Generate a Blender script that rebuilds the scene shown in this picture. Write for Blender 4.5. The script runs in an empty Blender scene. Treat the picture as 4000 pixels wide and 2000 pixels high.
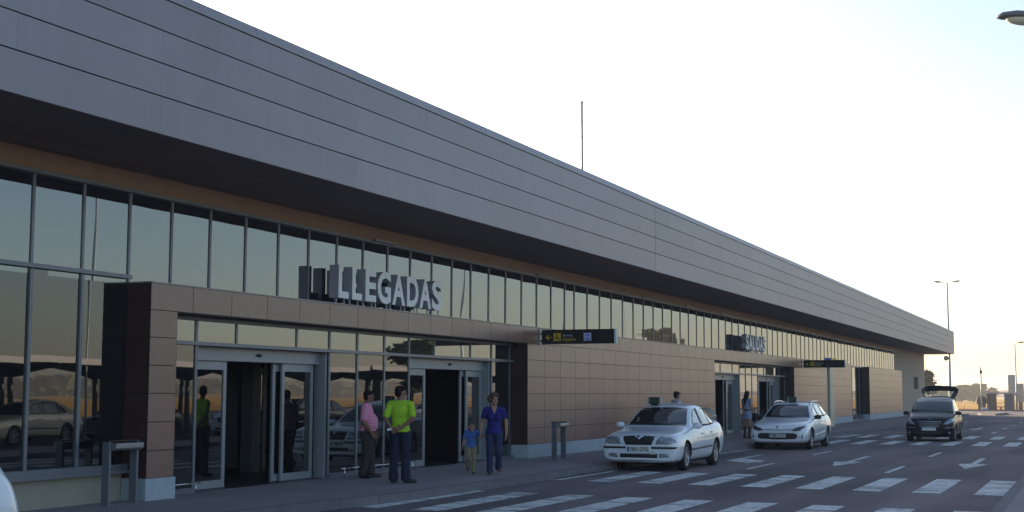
import bpy, bmesh, math, random
from mathutils import Vector, Matrix, noise
from mathutils.bvhtree import BVHTree
R = math.radians
rnd = random.Random(7)
scene = bpy.context.scene
COL = scene.collection

# ------------------------------------------------------------------ materials
def new_mat(name):
    m = bpy.data.materials.new(name); m.use_nodes = True
    nt = m.node_tree
    return m, nt, nt.nodes['Principled BSDF']

def mat(name, col, rough=0.6, metal=0.0, var=0.0, scale=4.0, bump=0.0, bscale=20.0, spec=0.5, coat=0.0, stretch=(1,1,1), emis=None):
    m, nt, b = new_mat(name)
    L = nt.links
    b.inputs['Roughness'].default_value = rough
    b.inputs['Metallic'].default_value = metal
    b.inputs['Specular IOR Level'].default_value = spec
    b.inputs['Coat Weight'].default_value = coat
    b.inputs['Coat Roughness'].default_value = 0.05
    b.inputs['Base Color'].default_value = (*col, 1)
    if emis:
        b.inputs['Emission Color'].default_value = (*col, 1); b.inputs['Emission Strength'].default_value = emis
    if var or bump:
        tc = nt.nodes.new('ShaderNodeTexCoord'); mp = nt.nodes.new('ShaderNodeMapping')
        mp.inputs['Scale'].default_value = stretch
        L.new(tc.outputs['Object'], mp.inputs[0])
    if var:
        n = nt.nodes.new('ShaderNodeTexNoise'); n.inputs['Scale'].default_value = scale
        n.inputs['Detail'].default_value = 6; n.inputs['Roughness'].default_value = .65
        L.new(mp.outputs[0], n.inputs['Vector'])
        mr = nt.nodes.new('ShaderNodeMapRange')
        mr.inputs[1].default_value = .3; mr.inputs[2].default_value = .7
        mr.inputs[3].default_value = 1 - var; mr.inputs[4].default_value = 1 + var
        L.new(n.outputs['Fac'], mr.inputs[0])
        mx = nt.nodes.new('ShaderNodeMix'); mx.data_type = 'RGBA'; mx.blend_type = 'MULTIPLY'
        mx.inputs[0].default_value = 1
        mx.inputs[6].default_value = (*col, 1)
        L.new(mr.outputs[0], mx.inputs[7])
        L.new(mx.outputs[2], b.inputs['Base Color'])
    if bump:
        n2 = nt.nodes.new('ShaderNodeTexNoise'); n2.inputs['Scale'].default_value = bscale
        n2.inputs['Detail'].default_value = 4
        L.new(mp.outputs[0], n2.inputs['Vector'])
        bp = nt.nodes.new('ShaderNodeBump'); bp.inputs['Strength'].default_value = 1
        bp.inputs['Distance'].default_value = bump
        L.new(n2.outputs['Fac'], bp.inputs['Height']); L.new(bp.outputs[0], b.inputs['Normal'])
    return m

def tone_mat(name, col, rough, metal=0, streak=0.0, var=.1, vscale=3, spec=.5, bump=0.0, bscale=60):
    """panels whose faces carry their own small difference of colour (attribute 'tone')"""
    m = mat(name, col, rough, metal, var, vscale, bump, bscale, spec, stretch=(1, 1, 1))
    nt = m.node_tree; L = nt.links; b = nt.nodes['Principled BSDF']
    at = nt.nodes.new('ShaderNodeAttribute'); at.attribute_name = 'tone'
    src = b.inputs['Base Color'].links[0].from_socket
    mx = nt.nodes.new('ShaderNodeMix'); mx.data_type = 'RGBA'; mx.blend_type = 'MULTIPLY'; mx.inputs[0].default_value = 1
    L.new(src, mx.inputs[6]); L.new(at.outputs['Fac'], mx.inputs[7])
    out = mx.outputs[2]
    if streak:
        tc = nt.nodes.new('ShaderNodeTexCoord'); mp = nt.nodes.new('ShaderNodeMapping')
        mp.inputs['Scale'].default_value = (3.2, 3.2, .22)
        L.new(tc.outputs['Object'], mp.inputs[0])
        n = nt.nodes.new('ShaderNodeTexNoise'); n.inputs['Scale'].default_value = 2.0; n.inputs['Detail'].default_value = 5
        L.new(mp.outputs[0], n.inputs['Vector'])
        mr = nt.nodes.new('ShaderNodeMapRange'); mr.inputs[1].default_value = .35; mr.inputs[2].default_value = .65
        mr.inputs[3].default_value = 1 - streak; mr.inputs[4].default_value = 1 + streak
        L.new(n.outputs['Fac'], mr.inputs[0])
        m2 = nt.nodes.new('ShaderNodeMix'); m2.data_type = 'RGBA'; m2.blend_type = 'MULTIPLY'; m2.inputs[0].default_value = 1
        L.new(out, m2.inputs[6]); L.new(mr.outputs[0], m2.inputs[7]); out = m2.outputs[2]
    L.new(out, b.inputs['Base Color'])
    return m

M = {}
M['fascia'] = tone_mat('zinc_grey_cladding', (.315, .292, .318), .45, .35, streak=.022, var=.04, vscale=.8)
M['fascia_gap'] = mat('dark_joint', (.012, .011, .012), .8)
M['coping'] = mat('coping_metal', (.34, .31, .32), .4, .3, .08, 2)
M['soffit'] = mat('dark_brown_soffit', (.25, .180, .160), .65, 0, .2, 3, .002, 14, stretch=(.15, 6, 1))
M['beige'] = mat('beige_stucco', (.52, .36, .25), .85, 0, .08, 2.5, .0015, 90)
M['stucco_end'] = mat('warm_beige_stucco', (.44, .36, .27), .85, 0, .07, 2.0, .0015, 90)
M['stucco'] = mat('cream_stucco', (.36, .33, .265), .85, 0, .07, 2.0, .0015, 90)
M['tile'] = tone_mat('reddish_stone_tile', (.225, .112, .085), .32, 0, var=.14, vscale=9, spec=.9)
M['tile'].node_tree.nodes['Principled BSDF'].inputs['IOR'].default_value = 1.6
M['tile_side'] = tone_mat('shaded_stone_return', (.055, .026, .025), .45, 0, var=.12, vscale=9, spec=.35)  # same stone as the fronts, colour darkened for the shade on side faces
M['plinth'] = mat('pale_grey_concrete', (.40, .46, .50), .75, 0, .1, 5, .001, 60)
M['alu'] = mat('grey_aluminium', (.20, .215, .25), .38, .45, .05, 3)
M['alu_light'] = mat('light_aluminium', (.30, .32, .35), .4, .35, .05, 3)
M['steel'] = mat('brushed_steel', (.36, .37, .39), .32, .8, .08, 6, stretch=(1, 1, 8))
M['steel_bright'] = mat('polished_steel', (.8, .8, .82), .15, 1)
M['dark'] = mat('black_interior', (.012, .010, .012), .8)
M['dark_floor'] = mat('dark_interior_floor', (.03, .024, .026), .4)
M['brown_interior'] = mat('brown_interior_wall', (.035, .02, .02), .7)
M['roof'] = mat('roof_membrane', (.25, .25, .25), .8, 0, .1, 1)
M['letter'] = mat('white_sign_letter', (.93, .92, .88), .45, 0, .03, 5)
M['letter_side'] = mat('letter_side_metal', (.46, .46, .53), .5, .2)
M['black'] = mat('black_plastic', (.012, .012, .014), .4)
M['black_gloss'] = mat('black_sign_face', (.010, .008, .012), .25)
M['yellow'] = mat('sign_yellow', (.62, .42, .03), .5)
M['sign_white'] = mat('sign_pale_text', (.5, .52, .75), .5)
M['blue'] = mat('sign_blue', (.16, .22, .75), .5)
M['white'] = mat('white_paint', (.62, .65, .68), .5)
M['skin'] = mat('skin', (.42, .22, .15), .55, 0, .06, 20)
M['skin_dark'] = mat('tanned_skin', (.24, .115, .075), .55, 0, .06, 20)

def glass_mirror(name, col, rough=.012, dist=.003, ior=3.0):
    m, nt, b = new_mat(name); L = nt.links
    b.inputs['Base Color'].default_value = (*col, 1)
    b.inputs['Metallic'].default_value = 0
    b.inputs['IOR'].default_value = ior; b.inputs['Specular IOR Level'].default_value = .5
    b.inputs['Specular Tint'].default_value = (.92, .96, .98, 1)
    b.inputs['Roughness'].default_value = rough
    tc = nt.nodes.new('ShaderNodeTexCoord')
    mp = nt.nodes.new('ShaderNodeMapping'); mp.inputs['Scale'].default_value = (1, 1, .45)
    L.new(tc.outputs['Object'], mp.inputs[0])
    n = nt.nodes.new('ShaderNodeTexNoise'); n.inputs['Scale'].default_value = .9; n.inputs['Detail'].default_value = 1
    L.new(mp.outputs[0], n.inputs['Vector'])
    bp = nt.nodes.new('ShaderNodeBump'); bp.inputs['Strength'].default_value = 1; bp.inputs['Distance'].default_value = dist
    L.new(n.outputs['Fac'], bp.inputs['Height']); L.new(bp.outputs[0], b.inputs['Normal'])
    return m
M['mirror'] = glass_mirror('tinted_reflective_glass', (.010, .010, .012))
M['mirror_low'] = glass_mirror('murky_door_glass', (.008, .008, .009), rough=.012, ior=2.1)
M['mirror_dark'] = glass_mirror('darker_reflective_glass', (.01, .01, .012), ior=1.8)

# ------------------------------------------------------------------ object helpers
def link(o, parent=None):
    COL.objects.link(o)
    if parent: o.parent = parent
    return o
def tag(o, label=None, cat=None, group=None, kind=None):
    if label: o['label'] = label
    if cat: o['category'] = cat
    if group: o['group'] = group
    if kind: o['kind'] = kind
    return o
def thing(name, label, cat, loc=(0, 0, 0), rz=0, group=None):
    o = bpy.data.objects.new(name, None); COL.objects.link(o)
    o.location = loc; o.rotation_euler = (0, 0, rz); o.empty_display_size = .2
    return tag(o, label, cat, group)
def copy_tree(o, parent=None):
    c = o.copy(); COL.objects.link(c); c.parent = parent
    for ch in list(o.children): copy_tree(ch, c)
    return c
def finish(bm, name, m, parent=None, smooth=False, bevel=0, recalc=True):
    if recalc: bmesh.ops.recalc_face_normals(bm, faces=bm.faces)
    me = bpy.data.meshes.new(name); bm.to_mesh(me); bm.free()
    for mm in (m if isinstance(m, (list, tuple)) else [m]): me.materials.append(mm)
    if smooth: me.polygons.foreach_set('use_smooth', [True] * len(me.polygons))
    o = bpy.data.objects.new(name, me); link(o, parent)
    if bevel:
        md = o.modifiers.new('b', 'BEVEL'); md.width = bevel; md.segments = 2; md.limit_method = 'ANGLE'
    return o
def box(bm, x0, x1, y0, y1, z0, z1, mi=0):
    v = [bm.verts.new(p) for p in ((x0,y0,z0),(x1,y0,z0),(x1,y1,z0),(x0,y1,z0),(x0,y0,z1),(x1,y0,z1),(x1,y1,z1),(x0,y1,z1))]
    fs = []
    for f in ((0,3,2,1),(4,5,6,7),(0,1,5,4),(1,2,6,5),(2,3,7,6),(3,0,4,7)):
        q = bm.faces.new([v[i] for i in f]); q.material_index = mi; fs.append(q)
    return fs
def quad(bm, pts, mi=0):
    f = bm.faces.new([bm.verts.new(p) for p in pts]); f.material_index = mi; return f
def prism(bm, poly, axis, a, b, mi=0):
    """poly in the two other axes, extruded from a to b along axis 0/1/2"""
    def P(u, v, w):
        return ((w, u, v), (u, w, v), (u, v, w))[axis]
    A = [bm.verts.new(P(u, v, a)) for u, v in poly]; B = [bm.verts.new(P(u, v, b)) for u, v in poly]
    n = len(poly)
    fs = [bm.faces.new(A), bm.faces.new(B[::-1])]
    for i in range(n): fs.append(bm.faces.new((A[i], A[(i+1)%n], B[(i+1)%n], B[i])))
    for f in fs: f.material_index = mi
    return fs
def tube(bm, pts, rad, n=10, mi=0, cap=True):
    """round tube along points; rad number or list"""
    pts = [Vector(p) for p in pts]
    rs = rad if isinstance(rad, (list, tuple)) else [rad] * len(pts)
    rings = []; up0 = None
    for i, p in enumerate(pts):
        d = (pts[min(i+1, len(pts)-1)] - pts[max(i-1, 0)]).normalized()
        if up0 is None: up0 = Vector((0,0,1)) if abs(d.z) < .9 else Vector((1,0,0))
        s = d.cross(up0).normalized(); u = s.cross(d).normalized(); up0 = u
        rings.append([bm.verts.new(p + (s*math.cos(t) + u*math.sin(t))*rs[i]) for t in [2*math.pi*k/n for k in range(n)]])
    for a, b in zip(rings, rings[1:]):
        for k in range(n):
            f = bm.faces.new((a[k], a[(k+1)%n], b[(k+1)%n], b[k])); f.material_index = mi; f.smooth = True
    if cap:
        for r_ in (rings[0][::-1], rings[-1]):
            f = bm.faces.new(r_); f.material_index = mi
def ellipsoid(bm, c, r, rot=None, seg=16, rings=10, mi=0):
    mtx = Matrix.Translation(c) @ (rot.to_4x4() if rot else Matrix()) @ Matrix.Diagonal((*r, 1))
    g = bmesh.ops.create_uvsphere(bm, u_segments=seg, v_segments=rings, radius=1, matrix=mtx)
    fs = set(f for v in g['verts'] for f in v.link_faces)
    for f in fs: f.material_index = mi; f.smooth = True
def lathe(bm, prof, axis='Y', n=32, c=(0,0,0), mi=0, closed=False):
    """prof list of (radius, offset along axis)"""
    rings = []
    for r_, h in prof:
        ring = []
        for k in range(n):
            t = 2*math.pi*k/n
            p = (r_*math.cos(t), h, r_*math.sin(t)) if axis == 'Y' else (r_*math.cos(t), r_*math.sin(t), h)
            ring.append(bm.verts.new(Vector(p) + Vector(c)))
        rings.append(ring)
    prs = list(zip(rings, rings[1:])) + ([(rings[-1], rings[0])] if closed else [])
    for a, b in prs:
        for k in range(n):
            f = bm.faces.new((a[k], a[(k+1)%n], b[(k+1)%n], b[k])); f.smooth = True; f.material_index = mi
    return rings
def text_mesh(s, size, extrude=0.0, offset=0.0, sx=1.0, spacing=1.0, align='LEFT'):
    cu = bpy.data.curves.new('t', 'FONT'); cu.body = s; cu.size = size; cu.extrude = extrude
    cu.offset = offset; cu.space_character = spacing; cu.align_x = align; cu.resolution_u = 4
    o = bpy.data.objects.new('t', cu); COL.objects.link(o)
    dg = bpy.context.evaluated_depsgraph_get()
    me = bpy.data.meshes.new_from_object(o.evaluated_get(dg))
    bpy.data.objects.remove(o); bpy.data.curves.remove(cu)
    for v in me.vertices: v.co.x *= sx
    return me
def text_obj(name, s, size, m, parent, mtx, **k):
    me = text_mesh(s, size, **k); me.transform(mtx); me.materials.clear(); me.materials.append(m)
    o = bpy.data.objects.new(name, me); return link(o, parent)
def evaluated(o):
    dg = bpy.context.evaluated_depsgraph_get()
    return bpy.data.meshes.new_from_object(o.evaluated_get(dg))
def set_tone(bm_or_me, spread, seed=1):
    r_ = random.Random(seed); me = bm_or_me
    a = me.attributes.new('tone', 'FLOAT', 'FACE')
    vals = []
    grp = 5
    cur = 1
    for i in range(len(me.polygons)):
        if i % grp == 0: cur = 1 + r_.uniform(-spread, spread)
        vals.append(cur)
    a.data.foreach_set('value', vals)
# ------------------------------------------------------------------ ground
YG, YP, YF = 13.42, 12.98, 11.06     # glass line, stone front, roof edge
ZP = .14
def strip(name, poly, z, m, kind='structure', label=None, cat=None, subdiv=False):
    bm = bmesh.new(); quad(bm, [(x, y, z) for x, y in poly])
    o = finish(bm, name, m, recalc=False)
    if o.data.polygons[0].normal.z < 0: o.data.flip_normals()
    o['kind'] = kind
    return o
def ground_mat(name, col, var, scale, fine, rough=.9, spec=.35, patch=0.0, bump=.002, bscale=120):
    m = mat(name, col, rough, 0, var, scale, bump, bscale, spec)
    nt = m.node_tree; L = nt.links; b = nt.nodes['Principled BSDF']
    src = b.inputs['Base Color'].links[0].from_socket
    tc = nt.nodes.new('ShaderNodeTexCoord')
    n = nt.nodes.new('ShaderNodeTexNoise'); n.inputs['Scale'].default_value = fine; n.inputs['Detail'].default_value = 3
    L.new(tc.outputs['Object'], n.inputs['Vector'])
    mr = nt.nodes.new('ShaderNodeMapRange'); mr.inputs[1].default_value = .3; mr.inputs[2].default_value = .7
    mr.inputs[3].default_value = .75; mr.inputs[4].default_value = 1.25
    L.new(n.outputs['Fac'], mr.inputs[0])
    mx = nt.nodes.new('ShaderNodeMix'); mx.data_type = 'RGBA'; mx.blend_type = 'MULTIPLY'; mx.inputs[0].default_value = 1
    L.new(src, mx.inputs[6]); L.new(mr.outputs[0], mx.inputs[7]); out = mx.outputs[2]
    if patch:
        v = nt.nodes.new('ShaderNodeTexNoise'); v.inputs['Scale'].default_value = .35; v.inputs['Detail'].default_value = 2
        mp = nt.nodes.new('ShaderNodeMapping'); mp.inputs['Scale'].default_value = (.25, 1.6, 1)
        L.new(tc.outputs['Object'], mp.inputs[0]); L.new(mp.outputs[0], v.inputs['Vector'])
        m2 = nt.nodes.new('ShaderNodeMapRange'); m2.inputs[1].default_value = .35; m2.inputs[2].default_value = .65
        m2.inputs[3].default_value = 1 - patch; m2.inputs[4].default_value = 1 + patch
        L.new(v.outputs['Fac'], m2.inputs[0])
        m3 = nt.nodes.new('ShaderNodeMix'); m3.data_type = 'RGBA'; m3.blend_type = 'MULTIPLY'; m3.inputs[0].default_value = 1
        L.new(out, m3.inputs[6]); L.new(m2.outputs[0], m3.inputs[7]); out = m3.outputs[2]
    L.new(out, b.inputs['Base Color'])
    return m
M['asphalt'] = ground_mat('asphalt', (.150, .116, .124), .14, 1.2, 55, .85, .4, .36)
M['lot'] = ground_mat('car_park_asphalt', (.03, .026, .028), .15, 1.0, 60, .9, .4, .12)
M['pavement'] = ground_mat('concrete_paving', (.30, .25, .262), .10, .9, 50, .85, .35, .08)
M['field'] = ground_mat('dry_golden_grass', (.60, .32, .06), .30, .12, 3.0, .95, .1, .25, bump=.05, bscale=4)
M['kerb'] = mat('kerb_concrete', (.17, .155, .17), .85, 0, .15, 3, .002, 40)

def paint_mat():
    m = mat('worn_white_road_paint', (.68, .68, .66), .75, 0, .16, 3)
    nt = m.node_tree; L = nt.links; b = nt.nodes['Principled BSDF']
    src = b.inputs['Base Color'].links[0].from_socket
    tc = nt.nodes.new('ShaderNodeTexCoord')
    n = nt.nodes.new('ShaderNodeTexNoise'); n.inputs['Scale'].default_value = 7; n.inputs['Detail'].default_value = 8; n.inputs['Roughness'].default_value = .75
    L.new(tc.outputs['Object'], n.inputs['Vector'])
    w = nt.nodes.new('ShaderNodeTexNoise'); w.inputs['Scale'].default_value = 1.3
    mp = nt.nodes.new('ShaderNodeMapping'); mp.inputs['Scale'].default_value = (2.2, .3, 1)
    L.new(tc.outputs['Object'], mp.inputs[0]); L.new(mp.outputs[0], w.inputs['Vector'])
    ad = nt.nodes.new('ShaderNodeMath'); ad.operation = 'ADD'
    L.new(n.outputs['Fac'], ad.inputs[0]); L.new(w.outputs['Fac'], ad.inputs[1])
    mr = nt.nodes.new('ShaderNodeMapRange'); mr.inputs[1].default_value = .78; mr.inputs[2].default_value = 1.0
    L.new(ad.outputs[0], mr.inputs[0])
    mx = nt.nodes.new('ShaderNodeMix'); mx.data_type = 'RGBA'
    mx.inputs[6].default_value = (.11, .105, .12, 1)
    L.new(mr.outputs[0], mx.inputs[0]); L.new(src, mx.inputs[7]); L.new(mx.outputs[2], b.inputs['Base Color'])
    return m
M['paint'] = paint_mat()

strip('field', [(-180, -620), (1500, -620), (1500, 480), (-180, 480)], -.03, M['field'])
strip('asphalt_road', [(-70, 1.4), (150, 1.4), (150, 13.2), (-70, 13.2)], 0, M['asphalt'])
strip('asphalt_apron', [(118, -60), (150, -60), (150, 1.4), (118, 1.4)], .0, M['asphalt'])
strip('asphalt_side_road', [(118, 13.2), (150, 13.2), (150, 80), (118, 80)], 0, M['asphalt'])
strip('car_park_ground', [(-70, -45), (118, -45), (118, -1.6), (-70, -1.6)], .0, M['lot'])

def slab(name, poly, z1, m, z0=-.05):
    bm = bmesh.new(); prism(bm, poly, 2, z0, z1)
    o = finish(bm, name, m); o['kind'] = 'structure'; return o
KE = [(-70, 11.2), (9, 11.1), (14.5, 10.98), (17.3, 10.83), (19.2, 10.55), (22, 10.42), (32, 10.38), (45, 10.28), (78, 9.85), (112, 9.6), (119, 9.9), (121.5, 10.8), (122.2, 12.5)]
slab('pavement', KE + [(122.2, 14.5), (-70, 14.5)], ZP, M['pavement'])
kb = bmesh.new()
for a, b in zip(KE, KE[1:]):
    d = (Vector(b) - Vector(a)); n_ = Vector((-d.y, d.x)).normalized()
    if n_.y < 0: n_ = -n_
    L_ = d.length; k = max(1, round(L_ / 1.0)) if a[0] > 5 else 1
    for i in range(k):
        p = Vector(a) + d * (i / k); q = Vector(a) + d * ((i + 1) / k) - d.normalized() * .008
        prism(kb, [tuple(p - n_ * .15), tuple(q - n_ * .15), tuple(q + n_ * .002), tuple(p + n_ * .002)], 2, -.04, ZP + .003)
o = finish(kb, 'kerb', M['kerb']); o['kind'] = 'structure'
slab('far_pavement', [(-70, -1.6), (118, -1.6), (118, 1.25), (-70, 1.25)], ZP, M['pavement'])
kb = bmesh.new()
for i in range(0, 122):
    box(kb, -4 + i, -4 + i + .99, 1.25 + .001, 1.42, -.04, ZP + .003)
o = finish(kb, 'far_kerb', M['kerb']); o['kind'] = 'structure'
slab('end_kerb', [(150, -60), (150.3, -60), (150.3, 80), (150, 80)], .15, M['kerb'])
slab('traffic_island', [(119, 7.7), (121, 9.0), (124, 9.5), (133, 9.4), (134, 8.2), (126, 7.2)], .14, M['kerb'])

# road paint
def paint(poly, name='road_marking'):
    bm = bmesh.new(); quad(bm, [(x, y, .0045) for x, y in poly])
    o = finish(bm, name, M['paint'], recalc=False)
    if o.data.polygons[0].normal.z < 0: o.data.flip_normals()
    return o
def merged_paint(polys, name, label=None, cat=None):
    bm = bmesh.new()
    for p in polys:
        f = quad(bm, [(x, y, .0045) for x, y in p])
        f.normal_update()
        if f.normal.z < 0: f.normal_flip()
    o = finish(bm, name, M['paint'], recalc=False); o['kind'] = 'structure'
    return o
z1 = []
for k in range(9):
    ya = 10.60 - 1.07 * k; yb = ya - .5; s = (10.6 - ya) * .10
    z1.append([(18.62 - s, ya), (22.62 - s, ya), (22.60 - s, yb), (18.60 - s, yb)])
merged_paint(z1, 'zebra_crossing')
z2 = []
for k in range(9):
    ya = 2.05 + 1.053 * k; yb = ya - .5; s = (10.5 - ya) * .085
    z2.append([(26.10 - s, ya), (29.75 - s*.15, ya), (29.65 - s*.15, yb), (26.02 - s, yb)])
merged_paint(z2, 'zebra_crossing')
z3 = []
for k in range(8):
    ya = 1.98 + 1.01 * k; yb = ya - .45
    z3.append([(49.0, ya), (53.1, ya), (53.1, yb), (48.95, yb)])
    if k < 7: z3.append([(56.2, ya + .93), (60.2, ya + .93), (60.2, ya + .5), (56.1, ya + .5)])
z3.append([(56.2, 1.98), (60.2, 1.98), (60.2, 1.53), (56.1, 1.53)]); z3.append([(55.9, 9.75), (60.2, 9.7), (60.2, 9.3), (55.7, 9.35)])
merged_paint(z3, 'zebra_crossing')
ar = []
def arrow(x, y): # points towards -X
    ar.append([(x, y), (x + 2.25, y + .36), (x + 2.5, y + .07), (x + 2.5, y - .07), (x + 2.35, y - .36)])
    ar.append([(x + 2.5, y + .075), (x + 5.8, y + .075), (x + 5.8, y - .075), (x + 2.5, y - .075)])
arrow(33.84, 5.95); arrow(34.0, 2.92); arrow(70.3, 5.6); arrow(70.3, 2.9)
ar.append([(35.4, 8.97), (34.35, 8.17), (35.1, 7.95), (35.9, 8.09), (36.66, 8.81), (36.9, 8.96)])
ar.append([(36.66, 8.81), (39.2, 8.81), (39.2, 8.96), (36.9, 8.96)])
merged_paint(ar, 'lane_arrows')
da = []
for X in (-16, -8, 0, 8): da += [[(X, 7.62), (X+2.8, 7.62), (X+2.8, 7.5), (X, 7.5)]]
for X in (31.7, 39.7, 64.5, 72.5, 80.5, 88.5): da += [[(X, 7.6), (X+2.9, 7.6), (X+2.9, 7.48), (X, 7.48)]]
for X in (31.5, 40.0, 64.5, 72.5, 80.5, 88.5): da += [[(X, 4.43), (X+3, 4.43), (X+3, 4.31), (X, 4.31)]]
da.append([(26.2, 10.26), (60, 9.98), (60, 9.88), (26.2, 10.16)])
da.append([(120, 5.6), (135, 6.3), (135, 6.0), (120, 5.3)])
da.append([(128, 3.0), (133, 3.4), (133, 3.0), (128, 2.7)])
merged_paint(da, 'lane_lines')
# ------------------------------------------------------------------ terminal building
T = thing('terminal_building', 'long low airport terminal with grey metal roof band, mirrored glass and stone tile front', 'building')
XL, XR = -14.0, 122.2
ZF0, ZF1 = 5.08, 7.04
def part(name, bm, m, parent=T, **k): return finish(bm, name, m, parent, **k)

# roof edge cladding: courses of metal panels
rows = [5.08, 5.575, 6.01, 6.445, 6.87]
bm = bmesh.new()
for r_, (za, zb) in enumerate(zip(rows, rows[1:])):
    x = XL + (0 if r_ % 2 else 2.6)
    xs = [XL]
    while x < XR - .5:
        if x > XL + .1: xs.append(x)
        x += 5.15
    xs.append(XR)
    xs = sorted(set([v for v in xs if abs(v - 36.1) > 1.2] + [36.1]))
    for a, b in zip(xs, xs[1:]):
        g = .014 if abs(b - 36.1) < .01 or abs(a - 36.1) < .01 else .0015
        e0 = za + (.0 if r_ == 0 else .009); e1 = zb - .009
        y = YF + .0004 * ((len(bm.faces) * 7) % 5)
        # front, top, bottom, left and right return of one panel: five faces
        a2 = a + (g if abs(a-36.1)<.01 else (.0012 if a < 56 else .007)); b2 = b - (g if abs(b-36.1)<.01 else (.0012 if b < 56 else .007))
        f = [(a2,y,e0),(b2,y,e0),(b2,y,e1),(a2,y,e1)]; k = [(p[0], YF+.05, p[2]) for p in f]
        quad(bm, f)
        for i in range(4): quad(bm, [f[(i+1)%4], f[i], k[i], k[(i+1)%4]])
me_o = part('fascia_cladding', bm, M['fascia'], recalc=False)
set_tone(me_o.data, .045, 3)
bm = bmesh.new(); box(bm, XL + .01, XR - .02, YF + .04, YF + .25, 5.10, 6.86)
part('fascia_backing', bm, M['fascia_gap'])
# coping with slight slope, short lengths
bm = bmesh.new(); x = XL
cop = [(YF - .015, 6.875), (YF - .015, 6.90), (YF + .03, 7.035), (YF + .38, 7.05), (YF + .38, 6.875)]
rr = random.Random(5)
while x < XR:
    x2 = min(x + 3.05, XR)
    dz = rr.uniform(-.004, .004)
    prism(bm, [(y, z + (dz if z > 7 else 0)) for y, z in cop], 0, x + .004, x2 - .004); x = x2
part('roof_coping', bm, M['coping'])
bm = bmesh.new()
box(bm, XL, XR - .03, YF + .38, 46, 6.80, 6.98)
part('roof', bm, M['roof'])
bm = bmesh.new()
box(bm, XR - .03, XR, YF + .26, 46, 5.08, 6.87)
part('roof_end_cladding', bm, M['coping'])
# soffit of boards
bm = bmesh.new(); y = YF + .03; i = 0
while y < YG - .02:
    y2 = min(y + .2, YG - .001)
    box(bm, XL, XR - .04, y, y2 - .008, 5.085 + .003 * (i % 2), 5.11); y = y2; i += 1
part('soffit', bm, M['soffit'])
bm = bmesh.new(); box(bm, XL, XR - .05, YF + .26, YG + .4, 5.12, 5.16); part('soffit_backing', bm, M['fascia_gap'])
bm = bmesh.new(); box(bm, XR - .3 - .9, XR - .04, YG + .01, 20, 5.085, 5.11); part('soffit', bm, M['soffit'])

# stucco walls
XE = 121.0
bm = bmesh.new()
box(bm, XL, 102.2, YG - .02, YG + .25, 4.80, 5.084)          # band over the glass
part('wall_band', bm, M['beige'])
bm = bmesh.new()
box(bm, 102.2, 113.4, YG, YG + .3, ZP, 5.084); box(bm, 113.4, 116.4, YG, YG + .3, 3.09, 5.084); box(bm, 113.4, 116.4, YG, YG + .3, ZP, 2.13)
box(bm, 116.4, XE, YG, YG + .3, ZP, 5.084)
box(bm, XE - .3, XE, YG + .3, 45, ZP, 5.084)
o = part('end_wall', bm, M['stucco_end']); 
bm = bmesh.new(); box(bm, 113.4, 116.4, YG + .12, YG + .16, 2.13, 3.09)
w = part('window', bm, M['mirror_dark'])
bm = bmesh.new()
bm.free()
for X in (113.4, 114.9, 116.34):
    bm = bmesh.new(); box(bm, X, X + .06, YG + .06, YG + .119, 2.13, 3.09); part('frame', bm, M['alu'], w)
bm = bmesh.new(); box(bm, XL, 16.735, YG + .005, YG + .3, ZP, .55)
part('base_wall', bm, M['stucco'])
bm = bmesh.new()
box(bm, XL, XE - .3, 44, 44.3, ZP, 5.1); box(bm, XL, XL + .3, YG + .3, 44, ZP, 5.1)
part('back_wall', bm, M['stucco'])
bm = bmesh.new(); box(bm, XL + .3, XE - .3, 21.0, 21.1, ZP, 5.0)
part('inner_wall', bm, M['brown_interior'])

# mirrored glazing
def panes(name, xs, z0, z1, y, m, parent=T, seed=1, tilt=.0018):
    r_ = random.Random(seed); bm = bmesh.new()
    for a, b in zip(xs, xs[1:]):
        ta, tb = r_.uniform(-tilt, tilt), r_.uniform(-tilt, tilt)
        w_ = (b - a) / 2; h_ = (z1 - z0) / 2
        f = [(a, y + ta*w_ + tb*h_, z0), (b, y - ta*w_ + tb*h_, z0), (b, y - ta*w_ - tb*h_, z1), (a, y + ta*w_ - tb*h_, z1)]
        k = [(p[0], y + .02, p[2]) for p in f]
        quad(bm, f)
        quad(bm, k[::-1])
        for i in range(4): quad(bm, [f[(i+1)%4], f[i], k[i], k[(i+1)%4]])
    return finish(bm, name, m, parent, recalc=False)
def mullion(parent, x, z0, z1, y=YG, w=.05, d=.018, m='alu', name='mullion'):
    bm = bmesh.new(); box(bm, x - w/2, x + w/2, y - d, y + .005, z0, z1)
    return finish(bm, name, M[m], parent)
XA = [14.68 + 1.03 * k for k in range(-27, 21)]      # bays up to the building joint
XB = [36.04 + 1.0673 * k for k in range(0, 63)]
XB = [x for x in XB if x < 102.3]; XB[-1] = 102.18
ups = XA + XB
g = panes('upper_glazing', ups, 3.36, 4.80, YG, M['mirror'], seed=4)
for x in ups:
    if x > 11: mullion(g, x, 3.40, 4.75)
bm = bmesh.new(); box(bm, XL, 102.2, YG - .085, YG - .001, 4.752, 4.81); box(bm, 17.4, 102.2, YG - .085, YG - .001, 3.32, 3.40)
part('window_rail', bm, M['alu'])
xs = [x for x in XA if x < 16.3 and x > -12] + [16.735]
xs = [x for x in xs]
g2 = panes('lower_glazing', xs, .62, 3.45, YG, M['mirror_low'], seed=9)
for x in xs[:-1]:
    if x > 8: mullion(g2, x, .68, 3.44, w=.06, d=.03)
bm = bmesh.new(); box(bm, XL, 16.74, YG - .09, YG - .001, 3.441, 3.50)
part('transom', bm, M['alu'])
bm = bmesh.new(); box(bm, XL, 16.74, YG - .10, YG - .002, .552, .68); box(bm, XL, 16.74, YG - .14, YG - .101, .548, .60)
part('window_sill', bm, M['alu'])

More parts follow.
